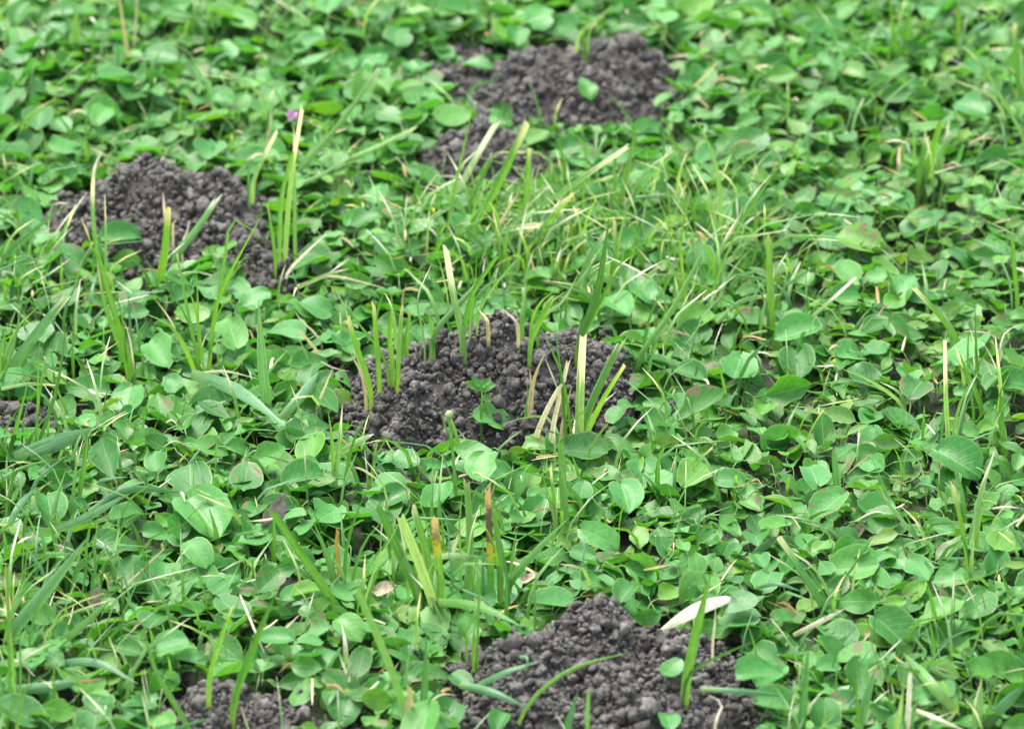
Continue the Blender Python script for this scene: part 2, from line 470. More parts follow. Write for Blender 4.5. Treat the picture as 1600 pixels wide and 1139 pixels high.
def basis(n, a):
    n = n / np.linalg.norm(n); a = a - n * np.dot(a, n); a = a / np.linalg.norm(a)
    x = np.cross(a, n)
    return np.stack([x, a, n], 1)      # columns: width, length, normal

def cloud_mesh(name, geos, idx, pos, bas, size, tone, mat):
    """joined copies of the leaf shapes geos[idx[i]], vectorised."""
    Vs, Qs, UVs, Ts = [], [], [], []
    off = 0
    for g, (V, Q, UV) in enumerate(geos):
        sel = np.where(idx == g)[0]
        if not len(sel): continue
        P = np.einsum('nij,vj->nvi', bas[sel] * size[sel][:, None, None], V) + pos[sel][:, None, :]
        n, v = len(sel), len(V)
        Vs.append(P.reshape(-1, 3))
        Qs.append((Q[None] + (np.arange(n) * v)[:, None, None]).reshape(-1, 4) + off)
        UVs.append(np.tile(UV, (n, 1))); Ts.append(np.repeat(tone[sel], v)); off += n * v
    return mesh_from(name, np.vstack(Vs), (np.vstack(Qs), np.zeros((0, 3), np.int32)), np.vstack(UVs), np.concatenate(Ts), mat)

# ------------------------------------------------------------------ THE SETTING: ground
V = []; Q = []
xs = np.concatenate([[-60, -8], np.linspace(-1.6, 1.6, 90), [8, 60]]); ys = np.concatenate([[-60, -4], np.linspace(1.0, 4.6, 100), [12, 90]])
XX, YY = np.meshgrid(xs, ys, indexing='ij')
inner = (np.abs(XX) < 1.55) & (YY > 1.05) & (YY < 4.5)
ZZ = np.where(inner, (vnoise(XX, YY, 30) - .5) * .005 + (vnoise(XX, YY, 9, 5, 3) - .5) * .006, 0) - .003
nx, ny = XX.shape
ii = np.arange(nx * ny).reshape(nx, ny)
Q = np.stack([ii[:-1, :-1], ii[1:, :-1], ii[1:, 1:], ii[:-1, 1:]], -1).reshape(-1, 4)
g = link("ground", mesh_from("ground", np.stack([XX, YY, ZZ], -1).reshape(-1, 3), (Q, np.zeros((0, 3), np.int32)), None, None, ground_material()))
tag(g, kind='structure')

# ------------------------------------------------------------------ soil mounds
import bmesh
def clod_geo(rg, sub):
    if sub == 2 and rg.random() < .65:          # a crumb of several grains stuck together
        Vs, Fs, off = [], [], 0
        for k in range(int(rg.integers(3, 6))):
            bm = bmesh.new(); bmesh.ops.create_icosphere(bm, subdivisions=1, radius=1.0)
            V = np.array([v.co[:] for v in bm.verts]); F = np.array([[v.index for v in f.verts] for f in bm.faces], np.int32)
            bm.free()
            V = (V + rg.normal(0, .30, V.shape)) * rg.uniform(.34, .80) * rg.uniform(.8, 1.2, 3)
            c = rg.normal(size=3); c /= np.linalg.norm(c)
            Vs.append(V + c * rg.uniform(.25, .62)); Fs.append(F + off); off += len(V)
        return np.vstack(Vs), np.vstack(Fs)
    bm = bmesh.new(); bmesh.ops.create_icosphere(bm, subdivisions=sub, radius=1.0)
    V = np.array([v.co[:] for v in bm.verts]); F = np.array([[v.index for v in f.verts] for f in bm.faces], np.int32)
    bm.free()
    d = np.ones(len(V))
    for k in range(7):
        c = rg.normal(size=3); c /= np.linalg.norm(c)
        d += rg.uniform(-.34, .40) * np.exp(-((V - c) ** 2).sum(1) / rg.uniform(.12, .5))
    for k in range(9):
        c = rg.normal(size=3); c /= np.linalg.norm(c); h = rg.uniform(.55, .95)
        dd = V @ c; V = V - np.clip(dd - h, 0, None)[:, None] * c * .9
    V = V + rg.normal(0, .11, V.shape)
    V = V * d[:, None] * np.array([rg.uniform(.8, 1.25), rg.uniform(.8, 1.25), rg.uniform(.7, 1.0)])
    return V, F
CLOD = [clod_geo(rng, 2) for _ in range(22)]
CLOD_S = [clod_geo(rng, 1) for _ in range(12)]
CLOD_MESH = [mesh_from("clod", V, (np.zeros((0, 4), np.int32), F), None, None, MAT_SOIL, smooth=i_ % 3 > 0) for i_, (V, F) in enumerate(CLOD)]
def rand_rot(n):
    q = rng.normal(size=(n, 4)); q /= np.linalg.norm(q, axis=1)[:, None]
    a, b, c, d = q.T
    return np.stack([1 - 2 * (c * c + d * d), 2 * (b * c - a * d), 2 * (b * d + a * c), 2 * (b * c + a * d), 1 - 2 * (b * b + d * d), 2 * (c * d - a * b),
                     2 * (b * d - a * c), 2 * (c * d + a * b), 1 - 2 * (b * b + c * c)], -1).reshape(n, 3, 3)
for (lab, _), ws in zip(MOUNDS, MOUND_W):
    x0 = min(d[0] - d[2] * 1.25 for d in ws); x1 = max(d[0] + d[2] * 1.2 for d in ws)
    y0 = min(d[1] - d[3] * 1.2 for d in ws); y1 = max(d[1] + d[3] * 1.2 for d in ws)
    cx, cy = (x0 + x1) / 2, (y0 + y1) / 2
    root = empty("soil_mound", (cx, cy, 0), lab, "soil mound", "soil mounds scattered over the lawn")
    nx = max(16, int((x1 - x0) / .0024)); ny = max(16, int((y1 - y0) / .0026))
    X, Y = np.meshgrid(np.linspace(x0, x1, nx), np.linspace(y0, y1, ny), indexing='ij')
    Hh = dome_h(X, Y, ws)
    lump = (vnoise(X, Y, 120) - .5) * .007 + (vnoise(X, Y, 260, 3, 9) - .5) * .004
    Z = np.where(Hh > 0, Hh - .0036 + lump * np.clip(Hh / .012, 0, 1), -.012)
    ii = np.arange(nx * ny).reshape(nx, ny)
    Q = np.stack([ii[:-1, :-1], ii[1:, :-1], ii[1:, 1:], ii[:-1, 1:]], -1).reshape(-1, 4)
    keep = (Hh.ravel()[Q] > 0).any(1); Q = Q[keep]
    used, inv = np.unique(Q, return_inverse=True); Q = inv.reshape(-1, 4).astype(np.int32)
    Vv = np.stack([X - cx, Y - cy, Z], -1).reshape(-1, 3)[used]
    link("core", mesh_from("core", Vv, (Q, np.zeros((0, 3), np.int32)), None, None, MAT_SOIL), root)
    # crumbs over the pile
    area = 0.0
    n = int((Hh > 0).mean() * (x1 - x0) * (y1 - y0) / 3.4e-6)
    px_ = []; tries = 0
    P = np.stack([rng.uniform(x0, x1, n * 4), rng.uniform(y0, y1, n * 4)], -1)
    hh = dome_h(P[:, 0], P[:, 1], ws)
    spill = rng.random(len(P)) < .16
    near = dome_h((P[:, 0] - cx) / 1.2 + cx, (P[:, 1] - cy) / 1.2 + cy, ws) > 0
    P = P[(hh > .0008) | (spill & near)][:n]
    hh = dome_h(P[:, 0], P[:, 1], ws)
    n = len(P)
    rad = np.clip(rng.lognormal(math.log(.00102), .66, n), .0004, .0050)
    lz = hh + np.where(hh <= .0008, rng.uniform(.0, .015, n), 0) + (vnoise(P[:, 0], P[:, 1], 120) - .5) * .007 * np.clip(hh / .012, 0, 1) - .0012 + rng.uniform(-.4, .9, n) * rad
    pos = np.stack([P[:, 0] - cx, P[:, 1] - cy, lz], -1)
    # side of the pile that faces the viewer
    e = .004
    gy = (dome_h(P[:, 0], P[:, 1] + e, ws) - dome_h(P[:, 0], P[:, 1] - e, ws)) / (2 * e)
    spx = np.array([project((P[i, 0], P[i, 1], lz[i])) for i in range(n)])
    infr = (spx[:, 0] > 0) & (spx[:, 0] < 1600) & (spx[:, 1] > 0) & (spx[:, 1] < 1139)
    facing = (-gy * CP + SP) > .05
    score = rad * np.where(facing & infr & (hh > .003), 1, 0) + (lz - hh) * .4 * (facing & infr)
    order = np.argsort(-score)
    k = min(300 if len(ws) > 3 else 120, int((score > 0).sum()), n)
    big = order[:k]; rest = order[k:]
    RR = rand_rot(n)
    for i in big:
        o = link("clod", CLOD_MESH[int(rng.integers(len(CLOD_MESH)))], root)
        M = Matrix(RR[i].tolist()).to_4x4(); M = Matrix.Translation(Vector(pos[i])) @ M @ Matrix.Scale(float(rad[i]) * 1.08, 4)
        o.matrix_local = M
    Vs, Fs, Ts = [], [], []; off = 0
    for g_ in range(len(CLOD)):
        for lst, sel in ((CLOD, rest[(rad[rest] > .0014)]), (CLOD_S, rest[(rad[rest] <= .0014)])):
            sel = sel[(np.arange(len(sel)) % len(CLOD)) == g_]
            if not len(sel): continue
            Vg, Fg = lst[g_ % len(lst)]
            Pp = np.einsum('nij,vj->nvi', RR[sel] * rad[sel][:, None, None], Vg) + pos[sel][:, None]
            Vs.append(Pp.reshape(-1, 3)); Fs.append((Fg[None] + (np.arange(len(sel)) * len(Vg))[:, None, None]).reshape(-1, 3) + off)
            Ts.append(np.repeat(rng.random(len(sel)), len(Vg))); off += len(sel) * len(Vg)
    c = link("crumbs", mesh_from("crumbs", np.vstack(Vs), (np.zeros((0, 4), np.int32), np.vstack(Fs)), None, np.concatenate(Ts), MAT_SOIL), root)
    tag(c, kind='stuff')

# single clods lying on leaves
CLODS = [(145, 505, 10, "small soil clod resting on a leaf at the left, below the broad mound"),
         (680, 713, 12, "soil clod fallen in front of the central mound's left foot"),
         (543, 680, 14, "soil clod at the left foot of the central mound"),
         (1240, 697, 14, "lone soil clod among leaves right of the central mound"),
         (178, 654, 9, "small grey clod on the leaves above the bare soil patch's right"),
         (1050, 630, 10, "soil crumb just past the right end of the central mound"),
         (1168, 1098, 17, "soil clod right of the bottom mound, under a lying blue-green blade"),
         (1155, 1025, 9, "small clod on a leaf at the bottom mound's right shoulder"),
         (575, 272, 9, "small soil clod left of the little far heap")]
for (px, py, wpx, lab) in CLODS:
    p = at_surface(px, py, .016); s = mpp(p)
    V0, F0 = clod_geo(rng, 3)
    o = link("soil_clod", mesh_from("soil_clod", V0 * wpx * s * .55, (np.zeros((0, 4), np.int32), F0), None, None, MAT_SOIL))
    o.location = p
    tag(o, lab, "soil clod", "loose soil clods on the lawn")

# ------------------------------------------------------------------ grass
def catmull(P, n):
    P = np.asarray(P, float)
    if len(P) == 2:
        return P[0] + (P[1] - P[0]) * np.linspace(0, 1, n)[:, None]
    E = np.vstack([2 * P[0] - P[1], P, 2 * P[-1] - P[-2]])
    seg = np.linalg.norm(np.diff(P, axis=0), axis=1); cum = np.concatenate([[0], np.cumsum(seg)]); tt = np.linspace(0, cum[-1], n)
    out = []
    for s in tt:
        i = min(max(int(np.searchsorted(cum, s, 'right') - 1), 0), len(P) - 2)
        f = (s - cum[i]) / max(seg[i], 1e-9)
        p0, p1, p2, p3 = E[i], E[i + 1], E[i + 2], E[i + 3]
        out.append(.5 * (2 * p1 + (p2 - p0) * f + (2 * p0 - 5 * p1 + 4 * p2 - p3) * f ** 2 + (3 * p1 - p0 - 3 * p2 + p3) * f ** 3))
    return np.array(out)
def blade_geo(P, width, tip='cut', n=9, twist=None, rg=random):
    C = catmull(P, n)
    tan = np.gradient(C, axis=0); tan /= np.linalg.norm(tan, axis=1)[:, None] + 1e-12
    view = C - np.array([0, 0, CAM_H]); view /= np.linalg.norm(view, axis=1)[:, None]
    if twist is None: twist = rg.uniform(-.7, .7)
    tw2 = twist + rg.uniform(-.5, .5)
    V, UV = [], []
    fold = rg.uniform(.12, .38)
    for i in range(n):
        f = i / (n - 1)
        side = np.cross(tan[i], view[i]); side /= np.linalg.norm(side) + 1e-12
        nor = np.cross(side, tan[i])
        a = twist + (tw2 - twist) * f
        s2 = side * math.cos(a) + nor * math.sin(a); n2 = np.cross(s2, tan[i])
        if tip == 'cut': wd = width * (.72 + .28 * math.sin(math.pi * min(1, .15 + f * .8)))
        elif tip == 'pt': wd = width * (.55 + .45 * math.sin(math.pi * min(1, .2 + f * .6))) * (1 - max(0, (f - .45) / .55) ** 1.7) + .0002
        elif tip == 'lens': wd = width * (math.sin(math.pi * (.04 + .95 * f)) ** .8) + .0003
        else: wd = width * (1 - .35 * f)
        h = wd / 2
        end = tip == 'cut' and i == n - 1
        for k in (-1, 0, 1):
            q = C[i] + s2 * (k * h) - n2 * (fold * wd * (0 if k else 1))
            if end: q = q + tan[i] * rg.uniform(-.5, 1.3) * width
            V.append(q); UV.append((f, .5 + k * .5))
    Q = []
    for i in range(n - 1):
        for k in range(2):
            a = i * 3 + k; Q.append((a, a + 1, a + 4, a + 3))
    return np.array(V), np.array(Q, np.int32), np.array(UV)
def blade_points(pts, mode, lean):
    base = at_surface(pts[0][0], pts[0][1], .017)
    out = [base]
    if mode == 'u':
        total = abs(pts[-1][1] - pts[0][1]) + 1e-6
        for (x, y) in pts[1:]:
            f = abs(pts[0][1] - y) / total
            q = at_plane_y(x, y, base[1] + lean * f)
            if q[2] < .012: q = at(x, y, .014)
            out.append(q)
        out.insert(0, base + np.array([(base[0] - out[1][0]) * .2, 0, -.020]))
    else:
        m = len(pts) - 1
        for i, (x, y) in enumerate(pts[1:]):
            out.append(at_surface(x, y, .026 + .004 * math.sin(3.0 * (i + 1) / m)))
        out[0] = at_surface(pts[0][0], pts[0][1], .020)
    return out
# each tuft: label, [ (mode, material, tip, width px, [(px,py)...]) ]
U, L = 'u', 'l'
TUFTS = [
 ("row of stiff yellow-green cut blades at the left edge of the central mound",
  [(U,'yt','cut',11,[(577,600),(560,550),(544,497)]),(U,'yt','cut',12,[(592,582),(588,530),(584,478)]),(U,'y','cut',10,[(612,560),(611,494)]),
   (U,'yt','cut',10,[(622,572),(625,520),(628,482)]),(U,'p','pt',3,[(612,500),(611,442)]),(U,'s','pt',3,[(628,485),(635,443)]),(U,'yt','cut',7,[(636,525),(640,488)]),
   (U,'s','pt',6,[(570,602),(548,552)]),(U,'p','pt',4,[(566,590),(535,470),(505,440)]),(U,'g','pt',5,[(600,560),(560,505),(530,470)])]),
 ("tall brown-tipped blade with green ones fanning right behind the central mound",
  [(U,'pt','cut',14,[(722,524),(708,460),(698,396)]),(U,'g','cut',12,[(724,520),(740,455),(775,403)]),(U,'p','pt',4,[(752,478),(790,425),(824,390)]),
   (U,'gt','cut',11,[(680,520),(715,478),(750,440)]),(U,'pt','pt',4,[(662,525),(652,468),(674,414)]),(U,'g','pt',6,[(676,520),(668,480),(667,478)]),(U,'p','pt',3,[(700,470),(690,420),(683,400)]),
   (U,'g','pt',5,[(735,500),(742,450),(745,400)])]),
 ("pair of broad arching green blades behind the central mound's right shoulder",
  [(U,'g','pt',15,[(907,526),(933,460),(952,342)]),(U,'g','pt',10,[(914,520),(942,465),(960,420)]),(U,'yt','cut',10,[(965,458),(962,400),(960,345)]),(U,'p','pt',6,[(975,455),(985,410),(992,385)])]),
 ("two short flat blades stuck behind the central mound's peak",
  [(U,'gt','cut',10,[(816,498),(818,452)]),(U,'gt','cut',11,[(830,532),(845,500),(861,470)]),(U,'s','pt',8,[(762,503),(748,484)]),(U,'w','pt',7,[(808,505),(786,482)]),(U,'p','pt',5,[(845,500),(880,470),(905,425)])]),
 ("ragged clump of green and straw blades at the central mound's front right",
  [(U,'pt','cut',16,[(905,690),(907,600),(911,530)]),(U,'g','pt',7,[(885,698),(878,600),(866,500)]),(U,'gt','cut',15,[(917,650),(942,590),(970,535)]),
   (U,'yt','cut',13,[(912,690),(942,625),(971,578)]),(U,'s','cut',11,[(836,688),(855,640),(873,607)]),(U,'s','pt',7,[(826,640),(827,573)]),(U,'s','pt',6,[(832,606),(851,552)]),
   (U,'w','cut',9,[(860,692),(872,630),(888,563)]),(U,'s','pt',9,[(876,695),(884,640),(893,604)]),(U,'p','pt',6,[(876,690),(858,655),(832,650),(793,660)]),(U,'y','pt',6,[(870,690),(895,655),(920,640)]),
   (U,'s','pt',6,[(895,690),(899,650)]),(U,'g','pt',6,[(822,640),(824,600)]),(U,'pt','pt',4,[(880,640),(872,610),(852,560)])]),
 ("two broad upright green blades just below the central mound's right clump",
  [(U,'g','cut',17,[(882,815),(880,760),(876,700)]),(U,'gt','cut',11,[(868,805),(864,765),(860,728)]),(U,'g','pt',7,[(866,800),(852,760),(848,735)])]),
 ("slender stalk with a round green bud in front of the central mound", 'BUD'),
 ("thick pale-green stalk leaning right beside the central mound",
  [(U,'g','cut',12,[(1000,557),(1040,500),(1072,445),(1096,398)]),(U,'y','pt',4,[(1012,545),(1050,505),(1085,492)])]),
 ("pale white-tipped blades left of the central mound's foot",
  [(U,'pt','pt',10,[(523,755),(530,695),(535,633)]),(L,'pt','pt',12,[(530,708),(560,690),(584,678)])]),
 ("stout upright yellow-green stub with a white tip, right of the centre",
  [(U,'yt','cut',14,[(1206,505),(1203,440),(1202,376)]),(U,'p','pt',4,[(1200,400),(1196,372)]),(L,'pt','pt',8,[(1120,505),(1160,470),(1220,460)])]),
 ("pair of thin long stems leaning right, left of the yellow stub",
  [(U,'g','pt',6,[(1108,484),(1122,430),(1165,330)]),(U,'p','pt',6,[(1118,484),(1140,430),(1172,390)]),(U,'p','pt',5,[(1090,470),(1050,420),(1042,360)]),(U,'y','cut',9,[(1072,480),(1066,420),(1062,380)])]),
 ("straw-coloured blades leaning right beside the yellow stub",
  [(U,'pt','cut',8,[(1256,512),(1296,472),(1334,437)]),(U,'g','pt',5,[(1258,508),(1285,468),(1302,442)])]),
 ("bent blade with a white tip leaning left near the right edge",
  [(U,'gt','cut',11,[(1510,560),(1478,505),(1430,452)]),(U,'g','pt',6,[(1527,608),(1525,540),(1523,470)]),(U,'g','pt',11,[(1534,640),(1510,580),(1498,550)]),(U,'g','pt',5,[(1516,600),(1514,512)])]),
 ("tall pale split-tipped blade with a curved stem near the right edge",
  [(U,'pt','cut',14,[(1482,702),(1478,620),(1476,540)]),(U,'p','pt',5,[(1487,695),(1502,625),(1541,563)])]),
 ("wispy white-haired stalk at the right edge",
  [(U,'g','cut',11,[(1568,690),(1566,620)]),(U,'pt','pt',7,[(1566,650),(1562,590),(1555,525)]),(U,'w','pt',3,[(1562,600),(1550,560),(1535,535)]),(U,'w','pt',3,[(1566,620),(1552,590),(1537,560)]),(U,'w','pt',3,[(1560,560),(1570,520),(1595,508)]),(U,'w','pt',2,[(1556,530),(1540,520),(1505,517)])]),
 ("thin arching stem with a hooked white end, right of the central mound",
  [(U,'p','pt',6,[(1408,632),(1362,596),(1313,575)]),(U,'w','pt',2,[(1313,576),(1290,572),(1267,573)]),(U,'w','pt',2,[(1310,578),(1305,600),(1308,618)])]),
 ("forked pale blades with white tips below the right-edge stalks",
  [(U,'g','pt',9,[(1507,800),(1498,750),(1481,718)]),(U,'pt','pt',11,[(1522,860),(1530,780),(1555,702)]),(U,'s','pt',6,[(1508,880),(1506,835)]),(U,'yt','cut',8,[(1514,915),(1508,850),(1488,755)]),(U,'p','pt',7,[(1516,915),(1521,830),(1525,795)])]),
 ("flat blue-green upright blade among leaves at the right",
  [(U,'b','cut',16,[(1310,780),(1307,745),(1303,708)])]),
 ("slim upright blade at the right edge above the bent white-tipped one",
  [(U,'g','cut',9,[(1590,475),(1586,430),(1582,372)])]),
 ("three green blades rising to the top edge, right of the farthest mound",
  [(U,'y','pt',9,[(1398,84),(1395,45),(1390,2)]),(U,'g','pt',11,[(1414,84),(1418,45),(1424,-6)]),(U,'g','pt',7,[(1447,60),(1462,30),(1475,0)])]),
 ("yellow-green blade rising to the top edge near the right corner, bluish blade beside it",
  [(U,'y','pt',11,[(1497,72),(1497,30),(1496,-10)]),(L,'b','pt',10,[(1502,66),(1525,48),(1545,32)])]),
 ("thick frayed-tipped blade at the top of the right edge",
  [(U,'gt','cut',14,[(1596,160),(1588,110),(1586,38)]),(U,'s','pt',4,[(1585,60),(1582,44)])]),
 ("pale hooked blade beside the frayed blade at the right edge",
  [(U,'p','pt',8,[(1600,218),(1572,165),(1548,125),(1542,95),(1564,70)]),(U,'g','pt',4,[(1590,170),(1572,95),(1560,55)])]),
 ("short fan of yellow-green blades with white ragged tips, upper right",
  [(U,'gt','cut',12,[(1436,278),(1442,245),(1448,212)]),(U,'yt','cut',13,[(1448,278),(1456,240),(1467,200)]),(U,'gt','cut',11,[(1464,268),(1474,232),(1484,200)]),(U,'s','cut',7,[(1405,262),(1406,230)]),(U,'p','pt',4,[(1428,265),(1428,220),(1425,180)]),(U,'w','pt',3,[(1466,212),(1458,195),(1454,205)]),(U,'w','pt',3,[(1480,205),(1484,188)])]),
 ("arching thin stem bending left with a pale tip, right of the farthest mound",
  [(U,'p','pt',8,[(1127,384),(1124,290),(1109,228),(1080,178)]),(U,'y','pt',8,[(1068,300),(1082,250),(1090,215)])]),
 ("pointed green blade leaning left beside the arching stem",
  [(U,'g','pt',12,[(1173,314),(1155,270),(1139,226)]),(U,'w','pt',5,[(1132,388),(1150,350),(1162,322)]),(U,'g','pt',6,[(1132,392),(1165,335),(1257,204)]),(U,'p','pt',4,[(1140,350),(1190,330),(1230,322)])]),
 ("tan straw leaning on leaves right of the farthest mound",
  [(U,'s','cut',5,[(1081,142),(1118,101)]),(U,'s','pt',3,[(1118,105),(1132,124)])]),
 ("dense clump of long white-tipped blades in front of the small soil heap",
  [(U,'gt','cut',17,[(727,372),(772,300),(818,204)]),(U,'gt','cut',13,[(820,342),(824,285),(827,230)]),(U,'pt','cut',13,[(712,310),(742,250),(773,197)]),(U,'g','pt',6,[(698,362),(716,270),(739,166)]),
   (U,'gt','cut',9,[(724,345),(745,295),(768,245)]),(U,'s','pt',7,[(772,374),(790,335),(811,300)]),(U,'p','pt',6,[(702,350),(705,300),(707,270)]),(U,'s','pt',5,[(665,395),(670,340)]),(U,'g','pt',8,[(690,385),(680,350),(676,335)]),(U,'pt','cut',8,[(755,400),(780,362),(840,350)]),(U,'g','pt',8,[(720,405),(740,385),(800,368)])]),
 ("long blades with white tips sweeping right from the middle grass clump",
  [(U,'pt','cut',10,[(790,360),(870,306),(977,232)]),(U,'pt','pt',9,[(862,310),(910,290),(968,272)]),(U,'yt','cut',10,[(822,395),(860,345),(893,305)]),(U,'pt','cut',9,[(742,398),(800,370),(848,350)]),(U,'w','pt',5,[(800,362),(850,352),(862,350)]),(U,'g','pt',5,[(860,400),(890,370),(885,360)])]),
 ("slim upright green blade right of the white-tipped sweeping blades",
  [(U,'g','pt',10,[(964,336),(980,270),(995,190)]),(U,'b','pt',9,[(1034,305),(1037,250),(1038,200)])]),
 ("blue-green flat blade sloping right, in front of the farthest mound's right",
  [(U,'b','pt',13,[(985,314),(1020,272),(1075,222)]),(U,'bt','cut',10,[(905,450),(922,400),(950,360)])]),
 ("thin blades and straws standing in the middle, above the central mound's right",
  [(U,'p','pt',5,[(962,420),(968,370),(985,310)]),(U,'g','pt',8,[(952,455),(958,410),(966,378)]),(U,'s','pt',5,[(985,340),(975,320),(992,300)]),(U,'g','pt',7,[(1030,420),(1034,380),(1050,350)]),(U,'p','pt',5,[(1062,430),(1053,395),(1044,360)]),(U,'w','pt',3,[(835,430),(830,400),(840,385)])]),
 ("long straight blade leaning right with a blunt end, left of the small heap",
  [(U,'gt','cut',12,[(458,280),(530,195),(589,112)]),(U,'p','pt',4,[(478,250),(492,230)])]),
 ("tall pale-tipped blades at the right end of the left mound",
  [(U,'pt','cut',11,[(447,372),(456,270),(472,172)]),(U,'g','cut',9,[(437,388),(440,310),(455,245)]),(U,'yt','pt',7,[(429,392),(423,350),(417,316)]),(U,'g','pt',9,[(454,300),(500,275),(560,240)])]),
 ("short white frayed blade behind the left mound's right shoulder",
  [(U,'pt','cut',9,[(396,284),(412,245),(432,207)]),(U,'s','pt',3,[(416,235),(426,180),(440,165)])]),
 ("brown-tipped blade sloping right beyond the left mound",
  [(U,'yt','cut',10,[(538,256),(590,230),(645,203)]),(U,'g','pt',9,[(505,205),(540,250),(570,275)])]),
 ("tall pair of yellow-green blades with white edges at the left, before the left mound",
  [(U,'y','cut',13,[(206,580),(182,500),(152,395)]),(U,'yt','pt',9,[(196,565),(165,480),(152,410)]),(U,'w','pt',4,[(209,578),(203,530),(193,500)]),(U,'pt','cut',9,[(158,440),(146,350),(145,285)]),(U,'w','pt',6,[(145,288),(150,255),(160,238)]),(U,'s','pt',4,[(152,258),(172,264)])]),
 ("upright blade standing against the front of the left mound with a torn tip",
  [(U,'yt','cut',15,[(250,440),(258,390),(262,335)]),(U,'s','pt',5,[(258,340),(255,300)]),(U,'w','pt',5,[(270,352),(276,340)]),(U,'gt','cut',17,[(275,402),(310,355),(338,312)]),(U,'w','pt',3,[(285,380),(296,345)])]),
 ("tall slender stem in front of the left mound's middle",
  [(U,'gt','cut',10,[(313,582),(294,490),(276,394)]),(U,'yt','pt',9,[(304,580),(272,515),(225,489)]),(U,'s','pt',3,[(275,520),(240,465)])]),
 ("yellowish stems rising to a bent thread at the left mound's right front",
  [(U,'y','pt',8,[(327,574),(340,470),(386,378),(411,334)]),(U,'y','pt',5,[(342,460),(352,400),(360,348),(384,352),(418,382)]),(U,'pt','pt',5,[(258,445),(300,425),(345,435)])]),
 ("dark blue-green pointed blade standing alone, lower left of the left mound",
  [(U,'b','pt',19,[(417,634),(409,560),(404,468)])]),
 ("broad blunt blade leaning right at the left edge",
  [(U,'bt','cut',19,[(20,575),(55,525),(98,470)]),(U,'g','pt',7,[(2,600),(20,545),(35,470)])]),
 ("long blade leaning right at the left edge, left of the left mound",
  [(U,'b','pt',10,[(12,402),(60,355),(106,318)]),(U,'pt','pt',8,[(90,386),(106,350),(119,318)]),(U,'pt','pt',6,[(35,458),(75,430),(108,406)])]),
 ("thin straight stem leaning right above the bare soil patch",
  [(U,'g','pt',6,[(61,692),(88,610),(105,500)]),(U,'g','pt',9,[(14,716),(30,650),(46,588)]),(L,'pt','pt',6,[(2,608),(45,600),(92,602)])]),
 ("upright thin blade below the bare soil patch",
  [(U,'g','pt',9,[(123,785),(132,720),(139,664)]),(U,'g','pt',9,[(10,800),(18,760),(22,720)])]),
 ("broad pale ribbed blade lying across leaves near the left edge",
  [(L,'b','pt',30,[(24,716),(80,695),(152,668)])]),
 ("broad flat blade lying diagonally left of the central mound",
  [(L,'b','pt',24,[(300,585),(370,610),(446,665)]),(L,'b','pt',18,[(438,655),(470,620),(500,580)])]),
 ("dry straw fragments spread left of the central mound's grass row",
  [(U,'s','cut',6,[(498,556),(480,530),(468,516)]),(U,'s','pt',5,[(495,640),(512,595),(520,575)]),(U,'w','pt',4,[(480,560),(520,575),(545,580)]),(L,'w','pt',4,[(300,585),(350,580),(403,592)]),(U,'w','pt',4,[(500,532),(470,500),(460,485)])]),
 ("thin curled dry blade hanging at the left mound's lower right end",
  [(U,'w','pt',7,[(448,430),(475,398),(510,366)]),(L,'pt','pt',6,[(460,452),(510,430),(545,420)]),(L,'s','pt',4,[(470,445),(520,432),(600,450)])]),
 ("strong blunt green blade leaning left with a withered tip, lower left",
  [(U,'g','cut',17,[(517,935),(470,865),(425,798)])]),
 ("pair of green blades beside the strong left-leaning one",
  [(U,'g','pt',11,[(523,905),(508,860),(490,815)]),(U,'brown','cut',10,[(530,892),(526,855),(528,828)]),(U,'g','pt',7,[(538,900),(545,840),(570,770)])]),
 ("broad ribbed blade arching right at the lower left edge",
  [(U,'b','pt',24,[(20,988),(75,920),(140,836)]),(L,'b','pt',16,[(60,835),(120,815),(205,770)])]),
 ("thin brown-headed stalk at the lower left edge",
  [(U,'g','cut',7,[(17,1115),(14,1000),(11,890)]),(U,'s','pt',11,[(14,960),(6,900)]),(U,'s','pt',6,[(20,945),(32,905)]),(U,'s','pt',5,[(10,905),(9,880)])]),
 ("long blade curving across the lower left, left of the two-peaked mound",
  [(U,'g','pt',10,[(292,1132),(244,1050),(222,972)]),(L,'g','pt',14,[(70,1020),(120,985),(175,935)]),(L,'b','pt',16,[(70,1040),(150,1035),(215,1068)]),(L,'b','pt',20,[(20,1078),(80,1072),(145,1062)])]),
 ("pair of upright flat blades behind the two-peaked mound",
  [(U,'g','pt',15,[(368,1086),(402,995),(430,928)]),(U,'gt','cut',14,[(328,1055),(345,1000),(362,952)])]),
 ("long thin dark blade leaning over leaves at the lower left",
  [(U,'g','pt',9,[(380,826),(330,785),(270,738)]),(L,'b','pt',13,[(140,800),(200,765),(290,770)]),(L,'b','pt',12,[(10,830),(30,790),(60,760)])]),
 ("straight straw lying over leaves, lower left",
  [(L,'s','cut',4,[(186,925),(256,858)]),(L,'s','pt',3,[(256,858),(252,848)])]),
 ("two crossed straws left of the strong leaning blade",
  [(L,'w','cut',4,[(413,1020),(394,975),(375,929)]),(L,'w','pt',4,[(416,1012),(468,960)])]),
 ("three broad blunt blades leaning left in the lower middle",
  [(U,'g','cut',18,[(652,925),(622,860),(596,800)]),(U,'p','cut',19,[(680,955),(655,880),(626,808)]),(U,'gt','cut',15,[(672,893),(660,840),(646,794)])]),
 ("short blade with a yellow and scorched brown tip, lower middle",
  [(U,'yburnt','cut',16,[(688,930),(684,870),(679,815)])]),
 ("blade with a long blackened tip and yellow band, lower middle",
  [(U,'burnt','cut',13,[(767,915),(765,850),(762,765)]),(U,'s','pt',3,[(762,790),(775,750)])]),
 ("green blades standing around the blackened-tip blade",
